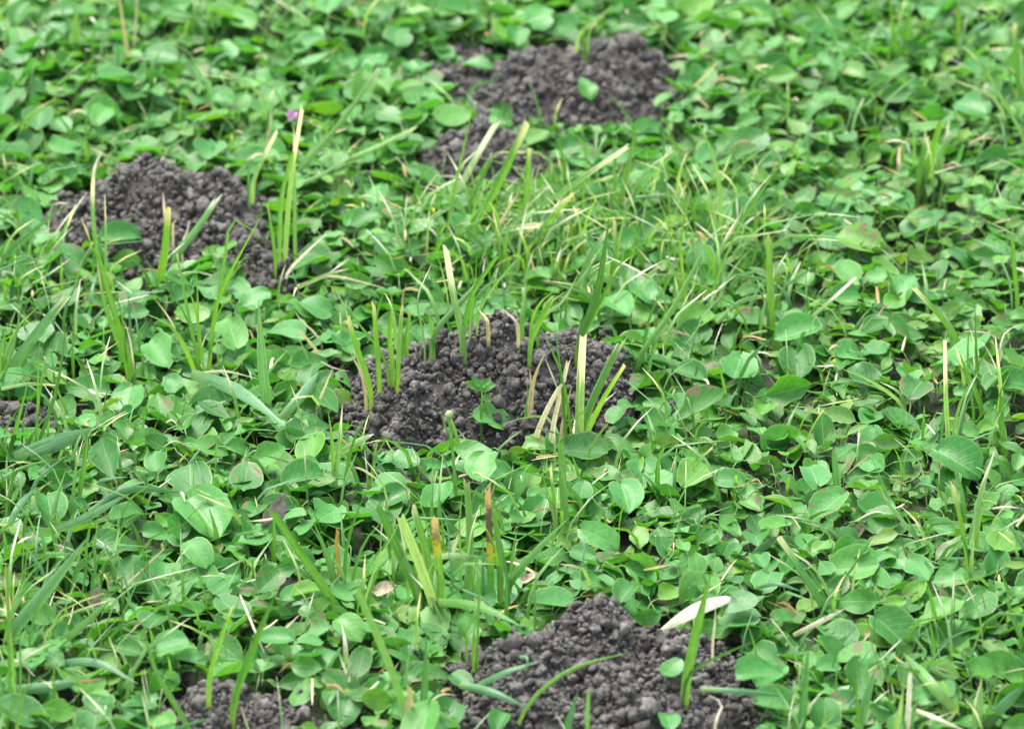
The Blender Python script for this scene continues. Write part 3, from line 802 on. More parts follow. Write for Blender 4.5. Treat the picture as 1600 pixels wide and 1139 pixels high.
  [(U,'g','cut',13,[(782,915),(780,860),(772,800)]),(U,'gt','cut',14,[(733,900),(734,825),(729,752)]),(U,'p','pt',5,[(720,895),(718,820),(722,770)]),(L,'p','pt',11,[(665,880),(700,868),(755,870)]),(U,'w','pt',6,[(706,868),(720,830),(750,795)])]),
 ("broad green blade arching right beside the blackened-tip blade",
  [(U,'g','pt',16,[(796,912),(840,858),(892,806)])]),
 ("dark flat blade lying just above the bottom mound",
  [(L,'g','pt',17,[(676,940),(750,948),(815,978)])]),
 ("upright blue-green blade left of the bottom mound",
  [(U,'b','pt',14,[(661,1122),(664,1060),(667,990)])]),
 ("long pale blade falling to a straw-coloured base at the bottom edge",
  [(U,'p','cut',16,[(640,1135),(605,1030),(561,928)]),(U,'s','cut',12,[(648,1139),(643,1110),(640,1080)]),(U,'s','pt',8,[(632,1139),(640,1075)]),(U,'p','pt',5,[(570,940),(590,880),(625,815)])]),
 ("thin yellow-green twin stems between the bottom mound and the broad blades",
  [(U,'y','pt',6,[(746,1005),(748,930),(744,850)]),(U,'y','pt',6,[(740,1003),(745,960)])]),
 ("white split straw left of the bottom mound",
  [(U,'w','pt',9,[(540,1015),(533,970)]),(U,'w','pt',8,[(545,1060),(530,1020)])]),
 ("blades lying over the left flank of the bottom mound",
  [(L,'b','pt',11,[(738,1076),(790,1050),(843,1033)]),(L,'b','pt',15,[(720,1070),(770,1082),(822,1104)]),(L,'g','pt',11,[(668,1104),(720,1135)])]),
 ("thin yellow stem arching over the bottom mound",
  [(L,'y','pt',7,[(810,1130),(832,1092),(880,1052),(930,1032),(983,1020)]),(L,'bt','pt',5,[(812,1025),(824,1028),(820,1050)])]),
 ("two short blades in front of the bottom mound at the bottom edge",
  [(U,'bt','pt',14,[(882,1150),(892,1115),(904,1078)]),(U,'y','cut',9,[(918,1150),(918,1112),(920,1083)])]),
 ("big upright green blade at the right flank of the bottom mound",
  [(U,'g','pt',20,[(1074,1052),(1092,970),(1114,884)]),(U,'g','pt',6,[(1076,1054),(1130,1022),(1184,1000)]),(U,'w','pt',5,[(1114,1000),(1118,950)])]),
 ("broad bluish blade leaning left with a white tip, right of the white husk",
  [(U,'bt','cut',15,[(1286,950),(1252,892),(1223,848)]),(U,'g','pt',5,[(1290,942),(1330,890),(1370,828)]),(L,'b','pt',9,[(1180,918),(1215,912),(1255,925)])]),
 ("forked pale stem leaning left among leaves at the right",
  [(U,'p','pt',8,[(1444,858),(1405,808),(1368,762)]),(U,'w','pt',4,[(1400,800),(1374,760)]),(L,'w','pt',3,[(1335,815),(1365,800),(1390,803)])]),
 ("upright blade right of the bottom mound at the bottom edge",
  [(U,'b','pt',14,[(1252,1145),(1258,1075),(1264,1000)]),(U,'g','pt',22,[(1240,1150),(1254,1110),(1262,1068)])]),
 ("thin bluish blade lying flat right of the bottom mound",
  [(L,'b','pt',10,[(1096,1076),(1160,1080),(1238,1088)]),(U,'w','pt',5,[(1118,1130),(1128,1100),(1108,1085)])]),
 ("folded bluish blade near the bottom edge, right of the lying one",
  [(U,'b','pt',18,[(1345,1125),(1356,1085),(1368,1042)]),(L,'b','pt',5,[(1345,1090),(1390,1110)])]),
 ("dark blade lying diagonally near the lower right corner",
  [(L,'g','pt',19,[(1490,1110),(1455,1068),(1412,1020)]),(U,'w','pt',8,[(1414,1042),(1396,1022)]),(L,'b','pt',22,[(1540,1135),(1570,1100),(1605,1070)])]),
 ("white dry upright straw at the bottom edge, lower right",
  [(U,'w','cut',10,[(1417,1145),(1420,1100),(1422,1052)]),(U,'p','pt',10,[(1398,1148),(1406,1110),(1412,1070)]),(L,'w','pt',9,[(1432,1110),(1470,1125),(1510,1142)])]),
 ("pale upright blade at the bottom edge near the right corner",
  [(U,'p','pt',13,[(1531,1148),(1532,1100),(1533,1052)]),(U,'s','pt',4,[(1545,1130),(1558,1090)])]),
 ("white papery curl lying on leaves, right of the white husk",
  [(L,'w','pt',9,[(1240,992),(1280,972),(1322,950)])]),
 ("green blade lying at the right edge, lower right",
  [(U,'g','pt',10,[(1605,870),(1585,830),(1560,805)]),(L,'w','pt',4,[(1545,795),(1575,792),(1600,795)]),(U,'g','pt',9,[(1600,1010),(1580,960),(1572,910)])]),
 ("upright blade at the top edge, far left",
  [(U,'y','pt',14,[(119,80),(119,40),(116,-8)])]),
 ("straw-coloured pair of stems at the top edge, far left",
  [(U,'s','cut',8,[(200,92),(194,50),(186,-5)]),(U,'w','cut',6,[(209,78),(212,40),(215,-5)])]),
 ("thin blades at the top edge left of the farthest mound",
  [(U,'g','pt',9,[(290,48),(305,22),(318,-5)]),(U,'y','pt',7,[(368,30),(372,-5)]),(U,'y','pt',7,[(325,42),(342,10)])]),
 ("blades standing behind the farthest mound at the top edge",
  [(U,'p','pt',8,[(905,55),(935,30),(958,8)]),(U,'g','pt',9,[(790,28),(830,8),(865,-8)]),(U,'g','pt',7,[(778,30),(780,-5)]),(L,'b','pt',12,[(575,48),(600,30),(616,12)])]),
]
tuft_marks = []
def add_blade(spec, name, parent, org):
    mode, mat, tip, wpx, pts = spec
    if mode == 'u' and len(pts) == 2:          # no blade is quite straight
        (xa, ya), (xb, yb) = pts; ln = math.hypot(xb - xa, yb - ya)
        pts = [pts[0], (xa + (xb - xa) * .5 + random.uniform(-.06, .06) * ln, ya + (yb - ya) * .5), pts[1]]
    P = blade_points(pts, mode, random.uniform(-.012, .016))
    s = mpp(P[1])
    n = 9 if len(pts) > 2 else 7
    V, Q, UV = blade_geo(P, max(wpx, 3) * s * .86, tip, n, None if mode == 'u' else random.uniform(-.35, .35))
    V = np.asarray(V)
    me = mesh_from(name, V - org, (Q, np.zeros((0, 3), np.int32)), UV, None, MAT_BLADE[mat])
    return link(name, me, parent)
GRP = "grass tufts and blades standing out of the lawn"
for lab, blades in TUFTS:
    if blades == 'BUD':
        base = at_surface(713, 775, .008)
        root = empty("budding_stalk", base, lab, "plant")
        add_blade((U, 'g', 'st', 8, [(713, 775), (708, 715), (702, 655)]), "stem", root, base)
        add_blade((U, 'g', 'pt', 6, [(706, 690), (695, 665), (688, 640)]), "blade", root, base)
        add_blade((U, 'p', 'pt', 3, [(708, 668), (722, 680), (730, 690)]), "blade", root, base)
        q = at_plane_y(702, 648, base[1])
        bm = bmesh.new(); bmesh.ops.create_icosphere(bm, subdivisions=2, radius=.0022)
        me = bpy.data.meshes.new("bud"); bm.to_mesh(me); bm.free()
        me.materials.append(plain_material("bud_green", (0.16, 0.28, 0.06), (0.30, 0.38, 0.14), 500, .5))
        for pl in me.polygons: pl.use_smooth = True
        o = link("bud", me, root); o.location = Vector(q - base); o.scale = (1, 1, 1.2)
        continue
    b0 = blades[0][4][0]
    org = at_surface(b0[0], b0[1], 0.0)
    if len(blades) == 1:
        dry = blades[0][1] in ('s', 'w')
        nm = "dry_straw" if dry else "grass_shoot"
        o = add_blade(blades[0], nm, None, org); o.location = Vector(org)
        tag(o, lab, "straw" if dry else "grass", GRP)
    else:
        dry = all(b[1] in ('s', 'w') for b in blades)
        root = empty("straw_pieces" if dry else "grass_tuft", org, lab, "straw" if dry else "grass tuft", GRP)
        for b in blades:
            add_blade(b, "straw" if b[1] in ('s', 'w') else "blade", root, org)
        ups = [b for b in blades if b[0] == 'u' and b[1] not in ('s', 'w', 'brown')]
        for _ in range(min(5, len(ups) + 1) if ups else 0):          # finer blades of the same tuft
            b = random.choice(ups); q = b[4]
            jx, jy = random.uniform(-16, 16), random.uniform(-6, 8)
            hx, hy = (q[-1][0] - q[0][0]), (q[-1][1] - q[0][1]); kk = random.uniform(.45, .95)
            gp = at_surface(q[0][0] + jx, q[0][1] + jy + 14, 0)
            if H(gp[0], gp[1]) > .005: continue
            tx, ty = q[0][0] + jx + hx * kk + random.uniform(-34, 34), q[0][1] + jy + hy * kk
            mx_, my_ = q[0][0] + jx + (tx - q[0][0] - jx) * .35, q[0][1] + jy + (ty - q[0][1] - jy) * .6
            add_blade((U, random.choice(['g', 'g', 'b', 'pt', 'y', 'pt']), 'pt', random.uniform(3.5, 7), [(q[0][0] + jx, q[0][1] + jy), (mx_, my_), (tx, ty)]), "blade", root, org)
    tuft_marks.append((b0, lab))

# ------------------------------------------------------------------ small single things
# white husk behind the bottom mound, dead leaf, dry scraps, flower, seedling
def shaped_leaf(name, px, py, length, kind, n, a, mat, off=.02, rg=rng, surf=True, curl=0.0):
    V, Q, UV = leaf_geo(kind, rg, stalk=False)
    if curl: V = V + rg.normal(0, .035, V.shape)
    if curl: V[:, 2] += curl * V[:, 1] ** 2 + curl * 1.5 * V[:, 0] ** 2
    B = basis(np.array(n, float), np.array(a, float))
    p = at_surface(px, py, off)
    W = (V - np.array([0, .5, 0])) * length @ B.T
    o = link(name, mesh_from(name, W, (Q, np.zeros((0, 3), np.int32)), UV, None, mat)); o.location = Vector(p)
    return o
m_husk = plain_material("white_husk", (0.46, 0.41, 0.32), (0.66, 0.61, 0.50), 300, .6, .15)
p0 = at_surface(1034, 984, .005); p1 = at_surface(1158, 930, .027)
V, Q, UV = blade_geo([p0, (p0 + p1) / 2 + np.array([0, 0, .003]), p1], .0070, 'lens', 14, .25)
o = link("dry_husk", mesh_from("dry_husk", V - p0, (Q, np.zeros((0, 3), np.int32)), UV, None, MAT_BLADE['w'])); o.location = Vector(p0)
tag(o, "white papery husk lying behind the bottom mound's right shoulder", "husk")
m_dead = plain_material("dead_leaf_grey_brown", (0.16, 0.12, 0.10), (0.36, 0.30, 0.26), 260, .8, .1)
o = shaped_leaf("dead_leaf", 418, 808, .022, 'oval', (.5, -.7, .5), (.1, .5, .9), m_dead, .02, curl=.5)
tag(o, "withered grey-brown leaf curled at the tip of the strong leaning blade", "dead leaf", "dry leaves and scraps")
m_tan = plain_material("dry_scrap_tan", (0.16, 0.125, 0.075), (0.46, 0.39, 0.27), 420, .85, .1)
for (px, py, L_, n_, a_, lab) in [
    (1328, 802, .013, (.1, -.6, .7), (1, .2, .3), "pale tan dry leaf scrap beside a round leaf at the right"),
    (1340, 832, .017, (.0, -.7, .6), (.7, .3, .4), "crumpled tan dry leaf below the smaller tan scrap at the right"),
    (600, 925, .018, (.1, -.5, .8), (1, .1, -.1), "torn pinkish-brown dead leaf among the lower middle blades"),
    (825, 905, .014, (.0, -.5, .8), (.8, .4, .1), "small curled dead leaf at the foot of the blackened-tip blade"),
    (1250, 440, .016, (.2, -.6, .7), (1, .3, .2), "tan crumpled dead leaf above the straw-coloured leaning blades"),
    (1345, 1000, .013, (.0, -.4, .9), (1, .2, .2), "brown curled leaf edge right of the white papery curl"),
    (1222, 745, .010, (.0, -.6, .7), (.4, .2, .8), "tiny white dry scrap on leaves right of the central mound"),
    (95, 865, .014, (.0, -.4, .9), (.9, .1, .3), "pale straw scrap on the leaves at the lower left"),
    (875, 640, .012, (.3, -.7, .5), (.5, .2, .8), "folded straw-coloured leaf in the ragged clump of the central mound"),
    (150, 945, .014, (.0, -.5, .8), (.2, .4, .8), "bent tan sheath among grass blades at the lower left"),
    (283, 494, .012, (.0, -.5, .8), (.9, .3, .2), "browned dead leaf under the slender stems at left"),
]:
    o = shaped_leaf("dead_leaf", px, py, L_ * .72, random.choice(['oval', 'point']), n_, a_, m_husk if 'tiny white' in lab else m_tan, .014, curl=random.uniform(.5, 1.2))
    tag(o, lab, "dead leaf", "dry leaves and scraps")
# pink flower
fb = at_surface(462, 215, .008)
root = empty("pink_flower", fb, "tiny pink flower on a thin stalk behind the left mound's right end", "flower")
add_blade((U, 'p', 'st', 4, [(462, 215), (458, 200), (456, 184)]), "stem", root, fb)
m_pink = plain_material("petal_pink", (0.42, 0.16, 0.36), (0.62, 0.32, 0.56), 700, .6, .3)
q = at_plane_y(456, 181, fb[1])
for k in range(6):
    an = k * 1.047 + .3
    V, Q, UV = leaf_geo('oval', rng, stalk=False)
    B = basis(np.array([-.6 * math.cos(an), -.6, .6 - .5 * math.sin(an)]), np.array([math.cos(an), -.2, math.sin(an) + .3]))
    o = link("petal", mesh_from("petal", V * .0052 @ B.T * .95, (Q, np.zeros((0, 3), np.int32)), UV, None, m_pink), root); o.location = Vector(q - fb)
# seedling on the central mound
sb = at_surface(752, 640, 0.0)
root = empty("seedling", sb, "small dark green seedling sprouting on the central mound's front", "seedling")
add_blade((U, 'g', 'st', 5, [(752, 640), (753, 620), (752, 606)]), "stem", root, sb)
for (px, py, an, L_) in [(744, 603, 2.6, .0105), (763, 605, .6, .010), (752, 622, -1.4, .009), (766, 600, 1.0, .008), (740, 598, 2.2, .008), (757, 614, -.5, .008)]:
    q = at_plane_y(752, py + 6, sb[1] - .003)
    V, Q, UV = leaf_geo('point', rng, stalk=False)
    B = basis(np.array([-.3 * math.cos(an), -.75, .6]), np.array([math.cos(an), -.1, math.sin(an) * .8 + .2]))
    o = link("leaf", mesh_from("leaf", V * L_ @ B.T, (Q, np.zeros((0, 3), np.int32)), UV, None, MAT_LEAF['oval']), root); o.location = Vector(q - sb)

# ------------------------------------------------------------------ the leafy plants
# traced leaves: centre px, py, width px, height px, kind ('r' round, 'o' oval, 's' spoon, 'p' pointed)
HERO = [
 (211,464,48,50,'r'),(214,490,38,35,'r'),(362,520,58,48,'r'),(397,468,46,40,'r'),(246,552,62,40,'r'),(298,492,46,35,'r'),(137,606,72,42,'o'),(249,642,30,54,'o'),(270,605,38,34,'r'),
 (305,664,60,30,'o'),(456,682,52,50,'o'),(242,721,42,28,'r'),(298,754,80,54,'r'),(232,692,66,40,'o'),(383,752,62,44,'r'),(478,749,66,36,'r'),(169,720,25,56,'s'),(299,698,27,26,'r'),(486,724,34,28,'r'),
 (319,808,94,58,'r'),(280,820,44,38,'r'),(77,792,58,30,'r'),(179,842,74,36,'o'),(259,898,62,40,'r'),(207,894,36,50,'r'),(347,915,57,24,'r'),(424,908,46,32,'r'),(452,884,46,40,'s'),(245,964,62,30,'r'),
 (270,1006,52,35,'r'),(150,1116,74,40,'r'),(200,1016,58,26,'o'),(364,954,58,38,'r'),(511,806,58,32,'r'),(308,862,52,32,'r'),(614,778,44,46,'r'),(684,778,58,50,'r'),(800,792,44,24,'r'),(940,838,64,54,'r'),
 (908,866,38,42,'r'),(978,778,60,36,'r'),(908,771,40,28,'r'),(859,869,52,32,'o'),(929,908,64,38,'r'),(775,922,78,46,'r'),(866,946,62,28,'r'),(680,964,48,42,'r'),(635,995,31,29,'r'),(729,985,34,46,'o'),
 (666,1048,78,34,'o'),(719,1062,40,25,'r'),(603,880,42,32,'r'),(565,1034,44,42,'r'),(705,929,58,32,'r'),(981,922,48,33,'r'),(782,1126,42,27,'r'),(1048,1046,38,36,'r'),(1045,1121,42,26,'r'),
 (1291,792,60,46,'r'),(1438,890,50,52,'r'),(1483,904,48,40,'r'),(1399,990,76,58,'r'),(1182,1056,68,36,'r'),(1193,1030,58,30,'r'),(1298,1037,40,28,'r'),(1088,880,31,42,'o'),(1200,901,58,36,'r'),
 (1340,1065,36,52,'o'),(1529,946,58,46,'r'),(1473,960,78,24,'o'),(1396,943,28,29,'r'),(1476,999,80,30,'o'),(1207,827,48,24,'r'),(1340,936,62,40,'o'),(1133,855,30,28,'s'),(1347,859,30,31,'r'),(1473,827,42,38,'r'),
 (1210,1100,58,40,'r'),(1091,502,58,44,'r'),(1091,734,70,44,'r'),(1140,748,44,46,'r'),(1151,580,62,44,'r'),(1242,520,66,54,'r'),(1098,646,82,32,'o'),(1323,464,44,38,'r'),(1326,429,46,44,'r'),(1270,738,54,32,'r'),
 (1495,720,78,50,'r'),(1348,587,52,38,'r'),(1432,604,54,30,'r'),(1509,671,44,38,'r'),(1172,703,26,58,'p'),(1232,612,70,48,'o'),(1481,489,62,36,'p'),(1077,583,50,34,'r'),(916,706,72,54,'r'),(740,706,58,30,'o'),
 (628,717,44,27,'r'),(614,756,42,38,'r'),(755,731,56,30,'r'),(948,738,54,28,'o'),(962,475,60,33,'r'),(1004,454,44,40,'r'),(892,232,52,50,'r'),(702,183,52,40,'r'),(783,186,29,40,'r'),(748,105,44,18,'r'),
 (920,136,22,44,'o'),(649,337,42,42,'r'),(653,154,52,32,'r'),(839,305,42,36,'r'),(586,305,44,27,'r'),(604,383,58,32,'r'),(569,341,46,33,'r'),(162,175,48,36,'r'),(327,239,58,30,'r'),(204,258,56,34,'r'),
 (88,281,52,31,'r'),(313,140,36,54,'o'),(207,232,86,28,'o'),(183,372,60,40,'r'),(1081,20,62,60,'r'),(1165,228,60,50,'r'),(1516,165,58,56,'r'),(1337,379,68,50,'r'),(772,654,54,50,'r'),(200,408,46,34,'o'),
 (330,700,56,30,'o'),(420,712,58,34,'o'),(60,520,50,38,'r'),(95,750,44,34,'s'),(520,250,50,28,'o'),(395,130,48,36,'r'),(255,90,50,34,'r'),(60,190,52,34,'r'),(480,70,54,30,'r'),(620,60,52,30,'r'),(560,140,50,32,'r'),
 (1290,60,46,30,'r'),(1220,120,52,30,'o'),(1400,150,48,30,'o'),(1330,270,40,26,'p'),(1260,330,46,30,'o'),(1560,330,50,34,'r'),(1440,400,44,28,'p'),(1100,330,40,28,'o'),(985,380,46,30,'r'),(500,480,46,32,'r'),
 (560,440,44,28,'o'),(430,560,46,34,'o'),(350,610,44,30,'o'),(1040,690,44,36,'p'),(1030,750,46,34,'r'),(1140,690,42,30,'p'),(1390,690,50,34,'p'),(1310,650,54,32,'p'),(1560,850,54,36,'r'),(1150,940,50,34,'r'),
 (1110,980,44,40,'o'),(1010,965,44,34,'o'),(545,980,52,32,'r'),(480,1040,52,34,'o'),(430,1000,46,30,'r'),(90,1110,60,40,'o'),(60,960,58,34,'o'),(590,1090,50,34,'o'),(1290,1120,56,40,'r'),(1380,1110,48,34,'o'),(1560,1040,64,40,'o'),
]
def hk(c): return {'r': 'round', 'o': 'oval', 's': 'spoon', 'p': 'point'}[c]

def hero_orient(wp, hp, kind, rg):
    """normal, axis, length in px from the outline seen in the photograph"""
    rat = hp / wp
    if hp > wp * 1.15:
        tilt = rg.uniform(.35, .7)
        n = np.array([rg.uniform(-.3, .3), -math.sin(tilt), math.cos(tilt)])
        a = np.array([rg.uniform(-.35, .35), 1.0, .3])
        fs = math.sin(PITCH + tilt)
        return n, a, hp / max(fs, .5)
    if kind == 'round':
        tilt = min(.42, math.asin(min(1, rat * 1.02)) - PITCH)
        n = np.array([rg.uniform(-.22, .22), -math.sin(tilt), math.cos(tilt)])
        yaw = rg.uniform(0, 6.283)
        return n, np.array([math.cos(yaw), math.sin(yaw), .0]), wp * 1.02
    tilt = math.asin(min(1, rat / .66)) - PITCH
    n = np.array([rg.uniform(-.2, .2), -math.sin(tilt), math.cos(tilt)])
    return n, np.array([random.choice([-1, 1]), rg.uniform(-.45, .45), .0]), wp * 1.03

def free_of_mound(x, y, lim=.006):
    return H(x, y) < lim and H(x, y + .022) < .012
def canopy(x, y):
    return .010 + .012 * vnoise(x, y, 14, 2, 7) + .008 * vnoise(x, y, 32, 8, 1)
def species(x, y):
    px, py = project((x, y, .015))
    rt = np.clip((px - 950) / 500, 0, 1) * np.clip(1.1 - abs(py - 520) / 420, 0, 1)
    v = vnoise(x, y, 11, 20, 3); v2 = vnoise(x, y, 17, 4, 30)
    pr = random.random()
    if pr < .16 + .42 * rt + .25 * (v - .5): return 'point' if random.random() < .6 else 'oval'
    if pr < .62 + .3 * (v2 - .5) + .22 * rt: return 'oval'
    return 'round' if random.random() < .86 else 'spoon'

LM = [((770, 600), "central mound"), ((930, 1060), "bottom mound"), ((260, 325), "left mound"), ((890, 130), "farthest mound"), ((750, 245), "small far heap"),
      ((375, 1110), "two-peaked mound"), ((25, 670), "bare soil patch at left"), ((1203, 440), "upright yellow stub"), ((1460, 240), "white-tipped blade fan"),
      ((1478, 620), "split-tipped blade"), ((1266, 900), "white-tipped leaning blade"), ((700, 860), "scorched-tip blades"), ((470, 860), "strong leaning blade"),
      ((80, 910), "arching ribbed blade"), ((1095, 955), "white husk"), ((409, 550), "dark pointed blade"), ((290, 480), "slender stem"), ((60, 520), "blunt blade at left"),
      ((1410, 40), "three blades at the top"), ((456, 181), "pink flower"), ((120, 40), "far-left top blade"), ((1360, 600), "arching hooked stem"), ((1110, 280), "arching thin stem"),
      ((1334, 815), "tan dry scraps"), ((1420, 1095), "white upright straw"), ((1586, 110), "frayed blade"), ((1515, 820), "forked pale blades"), ((565, 1030), "long pale falling blade")]
sprigs = []          # (px, py, kind, [leaf tuples])
occupied = []
def leaf_xform(center, n, a, length):
    B = basis(n, a)
    return center - B[:, 1] * length * .5, B
for (px, py, wp, hp, kc) in HERO:
    kind = hk(kc)
    p0 = at_surface(px, py, 0.0)
    onm = H(p0[0], p0[1]) > .006
    off = .004 + .5 * (hp * mpp(p0)) * .5 if onm else float(canopy(p0[0], p0[1])) + random.uniform(-.002, .006)
    c = at_surface(px, py, off) if onm else at(px, py, off)
    s = mpp(c)
    n, a, lpx = hero_orient(wp, hp, kind, random)
    pos, B = leaf_xform(c, n, a, lpx * s)
    leaves = [(kind, pos, B, lpx * s)]
    cnt = 0 if onm else random.choice([3, 4, 4, 5])
    size0 = min(max(lpx * s, .014), .026)
    for _ in range(cnt):
        an = random.uniform(0, 6.283); d = random.uniform(.55, 1.15) * max(size0, .017)
        x, y = c[0] + d * math.cos(an), c[1] + d * math.sin(an) * 1.2
        if not free_of_mound(x, y): continue
        # neighbours sit lower than the traced leaf so that it stays in view
        z = min(float(canopy(x, y)), c[2]) - random.uniform(0, .007)
        ln = size0 * random.uniform(.5, .95)
        if y < c[1]: z -= .004
        tl = random.gauss(.0, .30); az_ = random.uniform(0, 6.283)
        n2 = np.array([math.cos(az_) * .35 * random.random(), -math.sin(tl), math.cos(tl)]) + np.array([0, random.uniform(-.3, .3), 0])
        a2 = np.array([math.cos(an), math.sin(an), random.uniform(-.1, .35)])
        pos, B = leaf_xform(np.array([x, y, max(z, .006)]), n2, a2, ln)
        leaves.append((kind, pos, B, ln))
    sprigs.append([px, py, kind, c, leaves, onm])
    occupied.append((c[0], c[1]))
n_more = 300 - len(sprigs)
tries = 0
occ = list(occupied)
while n_more > 0 and tries < 60000:
    tries += 1
    px, py = random.uniform(4, 1596), random.uniform(6, 1160)
    p = at(px, py, .016)
    if not free_of_mound(p[0], p[1], .004): continue
    md = .037 - tries * 4e-7
    if min((p[0] - ox) ** 2 + ((p[1] - oy) * .8) ** 2 for ox, oy in occ) < md ** 2: continue
    kind = species(p[0], p[1])
    leaves = []
    size0 = random.uniform(.015, .025) * min(1.2, max(.97, 1 + .25 * (p[1] - 2.2))) * (1.0 if kind != 'point' else .95)
    a0 = random.uniform(0, 6.283)
    cnt = random.choice([4, 5, 5, 6])
    for k in range(cnt):
        an = a0 + k * 2.399 + random.uniform(-.3, .3); d = (0.25 + .75 * (k / cnt)) * size0 * random.uniform(.7, 1.25)
        x, y = p[0] + d * math.cos(an), p[1] + d * math.sin(an) * 1.15
        if not free_of_mound(x, y): continue
        z = float(canopy(x, y)) + random.uniform(-.004, .006) - .006 * k / cnt
        ln = size0 * random.uniform(.65, 1.1)
        tl = random.gauss(.0, .34)
        n2 = np.array([random.gauss(0, .36), -math.sin(tl), math.cos(tl)])
        a2 = np.array([math.cos(an), math.sin(an), random.uniform(-.1, .4)])
        pos, B = leaf_xform(np.array([x, y, max(z, .006)]), n2, a2, ln)
        leaves.append((kind, pos, B, ln))
    if len(leaves) < 3: continue
    sprigs.append([px, py, kind, p, leaves, False]); occ.append((p[0], p[1])); n_more -= 1

# labels: look + place beside the nearest landmark, counted outwards
buck = {}
for i, s in enumerate(sprigs):
    px, py = s[0], s[1]
    best = min(range(len(LM)), key=lambda k: (LM[k][0][0] - px) ** 2 + ((LM[k][0][1] - py) * 1.5) ** 2)
    dx, dy = px - LM[best][0][0], (py - LM[best][0][1]) * 1.5
    if s[5]: dr = "on"
    elif abs(dx) > abs(dy): dr = "right of" if dx > 0 else "left of"
    else: dr = "in front of" if dy > 0 else "behind"
    buck.setdefault((best, dr), []).append((math.hypot(dx, dy), i))
ORD = ["nearest", "second", "third", "fourth", "fifth", "sixth", "seventh", "eighth", "ninth", "tenth", "eleventh", "twelfth", "thirteenth", "fourteenth"]
NAMES = {'round': "round_leaf_plant", 'oval': "oval_leaf_plant", 'spoon': "spoon_leaf_plant", 'point': "pointed_leaf_plant"}
LOOK = {'round': "round-leaved", 'oval': "oval-leaved", 'spoon': "spoon-leaved", 'point': "pointed-leaved"}
labels = {}
for (b, dr), lst in buck.items():
    lst.sort()
    ck = {}
    for _, i in lst:
        k = sprigs[i][2]; j = ck.get(k, 0); ck[k] = j + 1
        mx = max(l[3] for l in sprigs[i][4])
        sz = "large" if mx > .024 else ("small" if mx < .018 else "medium")
        if dr == "on":
            labels[i] = f"{sz} {LOOK[k]} green plant growing on the {LM[b][1]}, {ORD[min(j, 13)]} to its middle"
        else:
            labels[i] = f"{sz} {LOOK[k]} plant, {ORD[min(j, 13)]} of its kind {dr} the {LM[b][1]}"
m_stem = plain_material("creeping_stem_green", (0.08, 0.14, 0.04), (0.16, 0.18, 0.08), 300, .6)
def stem_mesh(pts, r):
    C = catmull(pts, 5)
    V = []; Q = []
    for i, c in enumerate(C):
        for k in range(4):
            an = k * math.pi / 2; V.append((c[0], c[1] + r * math.cos(an), c[2] + r * math.sin(an)))
    for i in range(len(C) - 1):
        for k in range(4):
            a = i * 4 + k; b = i * 4 + (k + 1) % 4; Q.append((a, b, b + 4, a + 4))
    return mesh_from("stem", V, (np.array(Q, np.int32), np.zeros((0, 3), np.int32)), None, None, m_stem)
STEMS = [stem_mesh([(-.016, random.uniform(-.004, .004), .002), (0, 0, .006), (.016, random.uniform(-.005, .005), .003)], .0007) for _ in range(6)]
for i, (px, py, kind, c, leaves, onm) in enumerate(sprigs):
    gz = float(H(c[0], c[1])) if onm else 0.0
    root = empty(NAMES[kind], (c[0], c[1], gz), labels[i], "plant", "low leafy plants carpeting the lawn")
    if not onm:
        o = link("stem", random.choice(STEMS), root); o.rotation_euler = (0, 0, random.uniform(0, 6.28))
    org = np.array([c[0], c[1], gz])
    for (k, pos, B, ln) in leaves:
        o = link("leaf", random.choice(LEAF_MESH[k]), root)
        M = Matrix((B * ln).tolist()).to_4x4(); M.translation = Vector(pos - org)
        o.matrix_local = M

